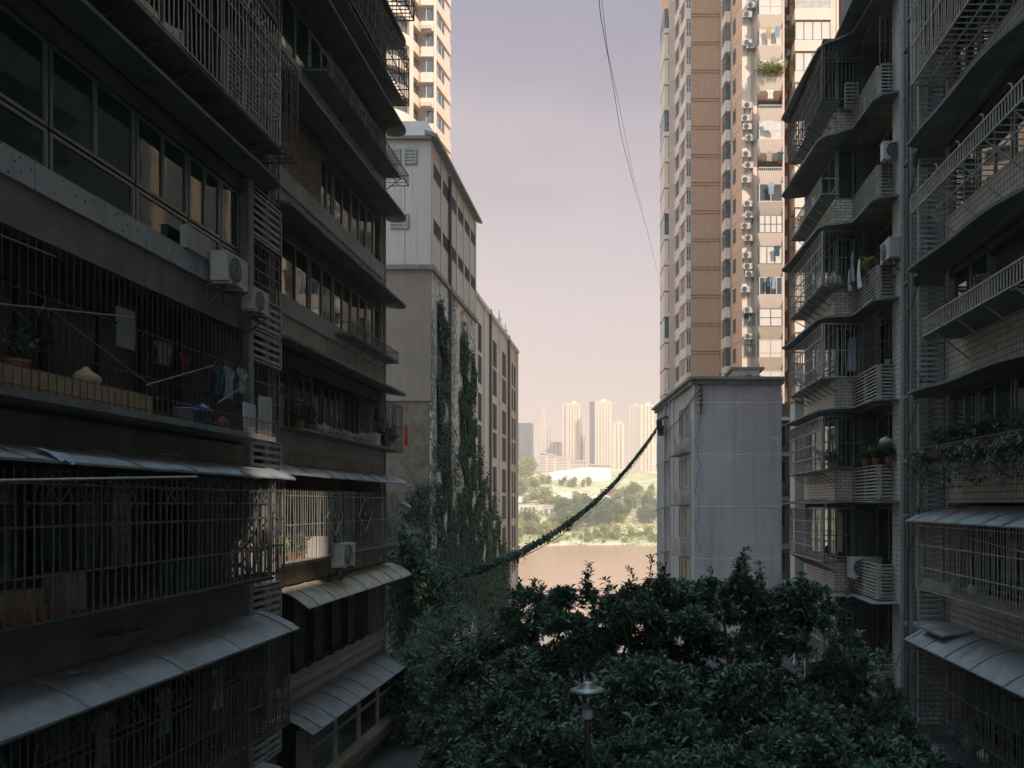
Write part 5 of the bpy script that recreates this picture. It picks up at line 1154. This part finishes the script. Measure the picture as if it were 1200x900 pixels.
b=MB(); b.grid([[(x,y,gz(x,y)+1.2) for x in range(-125,-15,6)] for y in range(786,851,8)]); tag(part('bare_terrace',b,M('pale_earth',(.70,.58,.47),var=.1,scale=.05,streak=0,grain=0)),'pale bare terrace on the far bank','terrace',kind='structure')

# ================================================================== FAR BANK
def fX(px,Y): return (px-735)*Y/1000
def fZ(py,Y): return (590-py)*Y/1000
far_w=M('far_wall',(.58,.50,.45),var=.05,scale=.05,streak=0,grain=0); far_w2=M('far_wall_warm',(.76,.62,.51),var=.05,scale=.05,streak=0,grain=0); far_g=M('far_glass',(.15,.16,.20),rough=.4,var=.2,scale=.1,streak=0,grain=0); far_r=M('far_roof',(.50,.45,.40),var=.1,scale=.05,streak=0,grain=0)
n=16000; sx=rng.uniform(-130,60,n); sy=604+250*rng.beta(1,1.3,n); keep=(np.sin(sx*.07+sy*.03)+np.sin(sx*.19-sy*.08)+np.sin(sy*.13)+rng.normal(0,.7,n))>-.2; sx=sx[keep]; sy=sy[keep]
sz=np.array([gz(a,c) for a,c in zip(sx,sy)])+rng.uniform(.1,1.2,len(sx)); v,f=leafmesh(np.stack([sx,sy,sz],1),rng.normal(0,1,(len(sx),3))+np.array((0,0,.5)),rng.uniform(.8,2.0,len(sx)),1.3); tag(mesh_obj('scrub',v,f,K['leaff']),'rough yellow green scrub over the far bank','scrub',kind='stuff')
K.update(far_w=far_w,far_w2=far_w2,far_g=far_g,far_r=far_r)
def ftower(px0,px1,py,Y,D,label,wm='far_w2',gm='far_g',split=None,pb=560,floors=None,slots=3,crown=True):
    x0,x1,z1,z0=fX(px0,Y),fX(px1,Y),fZ(py,Y),fZ(pb,Y)-6
    t=thing('high_rise',label,'tower',((x0+x1)/2,Y+D/2,z0),'high rise towers on the far bank')
    b=MB(); b.box(x0+.5,x1-.5,Y+.5,Y+D,z0,z1); part('glazing',b,K[gm],t)
    n=floors or int((z1-z0)/3.1); h=(z1-z0)/n
    b=MB()
    for i in range(n): b.box(x0,x1,Y,Y+D+.2,z0+i*h,z0+i*h+h*.42)
    part('floor_bands',b,K[wm],t)
    b=MB(); w=(x1-x0)/(slots*2+1)
    for i in range(slots+1): b.box(x0-.2+i*2*w,x0+.2+(i*2+1)*w,Y-.6,Y+.4,z0,z1)
    b.box(x0-.3,x0+.4,Y+1,Y+D,z0,z1); b.box(x1-.4,x1+.3,Y+D*.3,Y+D,z0,z1)
    part('wall',b,K[wm],t)
    b=MB(); b.box(x0-.4,x1+.4,Y-.5,Y+D+.4,z1,z1+1.5)
    if crown: b.box(x0+(x1-x0)*.35,x1-(x1-x0)*.3,Y+3,Y+D*.7,z1+1.5,z1+5)
    part('roof',b,K[wm],t)
ftower(606,623,497,1000,18,'hazy blue grey glass tower at the left end of the skyline','far_g','far_g',slots=5,crown=False,pb=555)
ftower(635,638.5,479,1250,12,'thin slab standing alone left in the skyline','far_w','far_w',slots=1,crown=False)
ftower(639,647,502,1200,14,'low grey stepped block behind the terraced complex','far_w','far_g',slots=2,crown=False)
ftower(646,662,519,1180,16,'lowest grey block behind the terraced complex','far_w','far_g',slots=3,crown=False)
ftower(659,665,475,1120,16,'grey windowed wing of the first tall pair','far_w','far_g',slots=1)
ftower(665.3,679,474,1125,18,'warm pale tower with vertical stripes in the first tall pair',slots=4)
ftower(679.3,683,487,1160,16,'dark narrow tower behind the striped pair','far_w','far_g',slots=1,crown=False)
ftower(683.5,686,509,1180,14,'shortest sliver beside the striped pair','far_w','far_g',slots=1,crown=False)
ftower(691,697,472,1100,14,'dark glazed wing of the central tower','far_g','far_g',slots=1,crown=False)
ftower(697.3,716,472,1102,18,'pale central tower dotted with windows',slots=5)
ftower(719,731,497,1300,18,'fainter tower behind, right of the central one',slots=2)
ftower(738,751,477,1080,16,'grey fronted tower of the right pair','far_w','far_g',slots=4)
ftower(751.3,766,476,1085,20,'warm pale tower of the right pair',slots=3)
ftower(766.5,776,520,1200,18,'low pale tower at the right end of the skyline',slots=2)
ftower(752,760,533,1150,14,'small slab in front of the right pair',slots=2,crown=False)
# terraced complex
t=thing('terraced_building','low terraced complex with sloping roofs below the towers','building',(fX(670,1040),1050,38))
for (a,c,py,Y) in ((632.5,642,531,1030),(642,652,533,1040),(652,668,536,1044),(668,690,540,1048),(690,716,545,1052)):
    b=MB(); b.box(fX(a,Y),fX(c,Y)-.3,Y,Y+18,fZ(565,Y),fZ(py,Y)); o=part('wall',b,K['far_w'],t); b=MB()
    z=fZ(565,Y)+2
    while z<fZ(py,Y)-2: 
        x=fX(a,Y)+1
        while x<fX(c,Y)-3: b.box(x,x+1.8,Y-.15,Y-.02,z,z+1.4); x+=3.2
        z+=3.4
    p_=part('window_rows',b,K['far_g'],o); p_['kind']='stuff'
    b=MB(); b.slab([(fX(a,Y),Y-1,fZ(py,Y)+1.0),(fX(c,Y)-.3,Y-1,fZ(py+1.5,Y)+1.0),(fX(c,Y)-.3,Y+19,fZ(py+1.5,Y)+2.5),(fX(a,Y),Y+19,fZ(py,Y)+2.5)],.9); part('roof',b,K['far_r'],t)
t=thing('curved_hall','long low white hall with a curved roof on the far bank','building',(fX(680,960),965,22)); b=MB()
k=20; prof=[[ (fX(641+ (716-641)*i/k,950),950+q*22, fZ(571,950)+ (fZ(553-6*math.sin(i/k*2.2),950)-fZ(571,950))*(1-(1-q)**2.2)) for i in range(k+1)] for q in (0,.15,.35,.6,1)]
b.grid(prof); b.grid([[ (p[0],p[1]+.0,p[2]-25) for p in prof[0]],prof[0]]); part('roof',b,K['far_w2'],t,True)
def house(a,c,pt,pb,Y,D,label,wm='far_w2',rm='far_r',nw=4,rows=2,pitch=0):
    x0,x1,z0,z1=fX(a,Y),fX(c,Y),fZ(pb,Y)-4,fZ(pt,Y); t=thing('low_building',label,'building',((x0+x1)/2,Y+D/2,z0),'low buildings on the far bank')
    b=MB(); b.box(x0,x1,Y,Y+D,z0,z1); part('wall',b,K[wm],t)
    b=MB()
    if pitch: b.slab([(x0-.6,Y-.6,z1+.1),(x1+.6,Y-.6,z1+.1),(x1+.6,Y+D/2,z1+pitch),(x0-.6,Y+D/2,z1+pitch)],.3); b.slab([(x0-.6,Y+D/2+.01,z1+pitch),(x1+.6,Y+D/2+.01,z1+pitch),(x1+.6,Y+D+.6,z1+.1),(x0-.6,Y+D+.6,z1+.1)],.3)
    else: b.box(x0-.4,x1+.4,Y-.4,Y+D+.4,z1,z1+.6)
    part('roof',b,K[rm],t)
    H=fZ(pt,Y)-fZ(pb,Y)
    for r in range(rows):
        for i in range(nw):
            w=(x1-x0)/nw; b=MB(); b.box(x0+w*(i+.25),x0+w*(i+.75),Y-.12,Y-.02,fZ(pb,Y)+H*(r+.3)/rows,fZ(pb,Y)+H*(r+.8)/rows); part('window',b,K['far_g'],t)
K['far_red']=M('far_red_wall',(.36,.16,.12),var=.1,streak=0,grain=0)
house(703,727,573,580,830,12,'red brown house with white bands below the hall','far_red','panel',6,2)
house(604,628,591,606,740,20,'long pale factory wall at the left of the bank','far_w2','far_r',5,1)
house(636.5,650,593,610,738,20,'square pink grey block in the middle of the left bank','far_w','far_r',2,1)
house(650,668,594,600,745,16,'low grey shed right of the square block','far_w','panel',3,1,1.5)
house(651,664,603,608,733,10,'small pale shed in front of the grey one','panel','far_r',2,1,1.2)
house(742,776,559,566,1000,20,'long low grey brown terrace under the right towers','far_w','far_r',12,2)
house(762,776,590,602,800,14,'pale house beside the white building corner','panel','far_r',3,2)
house(706,712,616,619,700,8,'tiny pale hut on the river bank slope','panel','far_r',1,1,1)
# far trees
def fartree(m,label,loc,r,h):
    n=620; d=rng.normal(0,1,(n,3)); d/=np.linalg.norm(d,axis=1,keepdims=True); lob=rng.normal(0,.42,(9,3)); q=lob[rng.integers(0,9,n)]
    C=(q+d*rng.uniform(.3,.55,n)[:,None])*np.array((r,r,h*.42)); C[:,2]+=h*.62; C[:,2]=np.maximum(C[:,2],.12*h)
    x,y,z=loc; t=thing('far_tree',label,'tree',loc,'trees on the far bank')
    v,f=leafmesh(C+np.array(loc),d+np.array((0,0,.3)),1.25*rng.uniform(.6,1.3,n),1.1,.1,.2); mesh_obj('crown',v,f,K[m],t)
    b=MB(); b.tube([(x,y,z-1),(x,y,z+h*.3),(x+.2,y,z+h*.6)],[.4,.3,.12],6); part('trunk',b,K['bark'],t); return t
PR=[fartree('leaff','yellow green tree on the far river bank',(fX(700,700),700,gz(-24,700)),4.5,9),
    fartree('leaffd','dark green tree on the far river bank',(fX(690,690),690,gz(-31,690)),5,11),
    fartree('leaff','low bushy pale tree on the far bank',(fX(650,780),780,gz(-66,780)),6,7)]
spots=[]
def scat(a,c,p0,p1,n,kinds,s=(.7,1.3)):
    for _ in range(n):
        px=random.uniform(a,c); py=random.uniform(p0,p1)
        Y=600.
        while Y<1400 and 590-1000*gz((px-735)*Y/1000,Y)/Y>py: Y+=4
        x=fX(px,Y); dup(PR[random.choice(kinds)],(x,Y,gz(x,Y)-.5),random.uniform(0,6),sc=random.uniform(*s))
scat(650,775,598,614,60,(1,1,1,0),(.6,1.25)); scat(725,775,576,598,30,(0,0,1,2),(.6,1.0)); scat(700,722,600,618,8,(1,1),(1,1.5)); scat(660,680,614,624,9,(1,1,0),(1.0,1.6))
scat(605,700,565,571,30,(0,1,2),(.45,.8)); scat(604,640,572,590,12,(1,2,0),(.8,1.2)); scat(604,690,586,592,14,(2,0),(.6,1)); scat(604,650,614,634,14,(1,0,2),(.8,1.3)); scat(680,775,622,636,22,(2,0,0),(.35,.7)); scat(606,632,553,560,9,(1,0),(1.2,1.8)); scat(605,775,628,637,26,(2,0),(.3,.6))
b=MB(); G=[]
for i in range(24):
    a=-1500+i*125; G.append(a)
b.grid([[(x,3000,40) for x in G],[(x,3100,60+50*math.sin(x*.004)+40*math.sin(x*.011)) for x in G],[(x,3140,20) for x in G]])
tag(part('hills',b,K['leaffd'] if False else far_g),'faint hills beyond the towers','hills',kind='structure')

t=thing('reflected_block','large tan block added for window reflections, outside the view right of the right tower','building',(36,100,-8))  # unseen block added to hide bright sky from the left windows' reflections
b=MB(); b.box(24,56,86,118,-8,80); part('wall',b,K['pebble'],t)
for k in range(8):
    b=MB(); b.box(25+k*3.8,27.4+k*3.8,85.9,85.99,-6,78); part('window_column',b,K['darkpane'],t)

for i in range(12):
    z=-8+3.0*random.choice(range(8,19))+1.2+1.5; x=random.uniform(13.0,14.7)
    garment(F2(0,82.0,1,0,0,-1),x,.25,z,.55,random.uniform(.7,1.2),random.choice(['cloth1','cloth2','curto','bag','cloth3']),'cloth hung out on a sunlit balcony of the right tower',group='laundry on the right tower balconies')
# ================================================================== HAZE, LIGHT, SKY, CAMERA
HZ_D=.0005
b=MB(); b.box(-1450,1450,-65,3250,-38,150)
m,nt,bs=newmat('haze_air'); nt.nodes.remove(bs); pv=nt.nodes.new('ShaderNodeVolumePrincipled'); pv.inputs['Color'].default_value=(1,.81,.67,1); pv.inputs['Density'].default_value=HZ_D; pv.inputs['Anisotropy'].default_value=-.15
nt.links.new(pv.outputs[0],nt.nodes['Material Output'].inputs['Volume'])
tag(part('haze',b,m,loc=(0,0,-38)),'pale warm haze over the river and city','haze',kind='stuff')

sd=np.array((.48,-.62,.62)); sd/=np.linalg.norm(sd)
su=bpy.data.lights.new('Sun','SUN'); su.energy=3.6; su.angle=R(.6); su.color=(1,.83,.67)
so=bpy.data.objects.new('Sun',su); col.objects.link(so)
from mathutils import Vector
so.rotation_euler=Vector(tuple(sd)).to_track_quat('Z','Y').to_euler(); so.location=(30,-20,60)

w=bpy.data.worlds.new('World'); scene.world=w; w.use_nodes=True; nt=w.node_tree
bg=nt.nodes['Background']
sky=nt.nodes.new('ShaderNodeTexSky'); sky.sky_type='NISHITA'; sky.sun_disc=False; sky.sun_elevation=math.asin(sd[2]); sky.sun_rotation=math.atan2(sd[0],sd[1]); sky.dust_density=3; sky.air_density=1.2; sky.altitude=300
tc=nt.nodes.new('ShaderNodeTexCoord'); sp=nt.nodes.new('ShaderNodeSeparateXYZ'); nt.links.new(tc.outputs['Generated'],sp.inputs[0])
g=nt.nodes.new('ShaderNodeValToRGB'); g.color_ramp.interpolation='EASE'
e=g.color_ramp.elements; e[0].position=0; e[0].color=(6.9,5.3,4.35,1); e[1].position=.75; e[1].color=(2.2,2.2,2.9,1)
n=e.new(.18); n.color=(5.6,4.5,4.2,1); n=e.new(.38); n.color=(3.8,3.3,3.55,1); n=e.new(.5); n.color=(2.85,2.65,3.2,1)
nt.links.new(sp.outputs[2],g.inputs[0])
# thin clouds
mp=nt.nodes.new('ShaderNodeMapping'); mp.inputs['Scale'].default_value=(1.5,1.5,4.5); nt.links.new(tc.outputs['Generated'],mp.inputs[0])
cn=noise(nt,mp.outputs[0],1.6,7,.55)
cl=mixc(nt,g.outputs[0],(5.2,4.5,4.75,1),ramp(nt,cn,.40,.66,(0,0,0),(.6,.6,.6)))
c=mixc(nt,sky.outputs[0],cl,.86)
c=mixc(nt,c,(12.5,19.0,22.5,1),ramp(nt,sp.outputs[2],.55,.95))  # overhead sky out of view, raised as added fill for the shaded lane
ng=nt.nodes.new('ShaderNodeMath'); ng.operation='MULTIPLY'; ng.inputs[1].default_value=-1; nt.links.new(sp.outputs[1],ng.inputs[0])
c=mixc(nt,c,(8.0,9.2,10.6,1),ramp(nt,ng.outputs[0],.0,.8,(0,0,0),(.85,.85,.85)))  # sky behind the viewer, also raised as added fill
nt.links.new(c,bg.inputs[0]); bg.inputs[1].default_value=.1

cam=bpy.data.cameras.new('Camera'); cam.sensor_width=36; cam.lens=30; cam.shift_x=-.1125; cam.shift_y=.1167; cam.clip_start=.1; cam.clip_end=8000
co=bpy.data.objects.new('Camera',cam); col.objects.link(co); co.location=(0,0,CZ); co.rotation_euler=(R(90),0,0); scene.camera=co
scene.view_settings.view_transform='Standard'; scene.view_settings.look='None'; scene.view_settings.exposure=.6; scene.view_settings.gamma=1
scene.render.engine='CYCLES'; scene.cycles.max_bounces=9; scene.cycles.diffuse_bounces=6; scene.cycles.transparent_max_bounces=12; scene.cycles.volume_bounces=0; scene.cycles.use_denoising=True
for o in col.objects:
    if 'wl' in o: del o['wl']
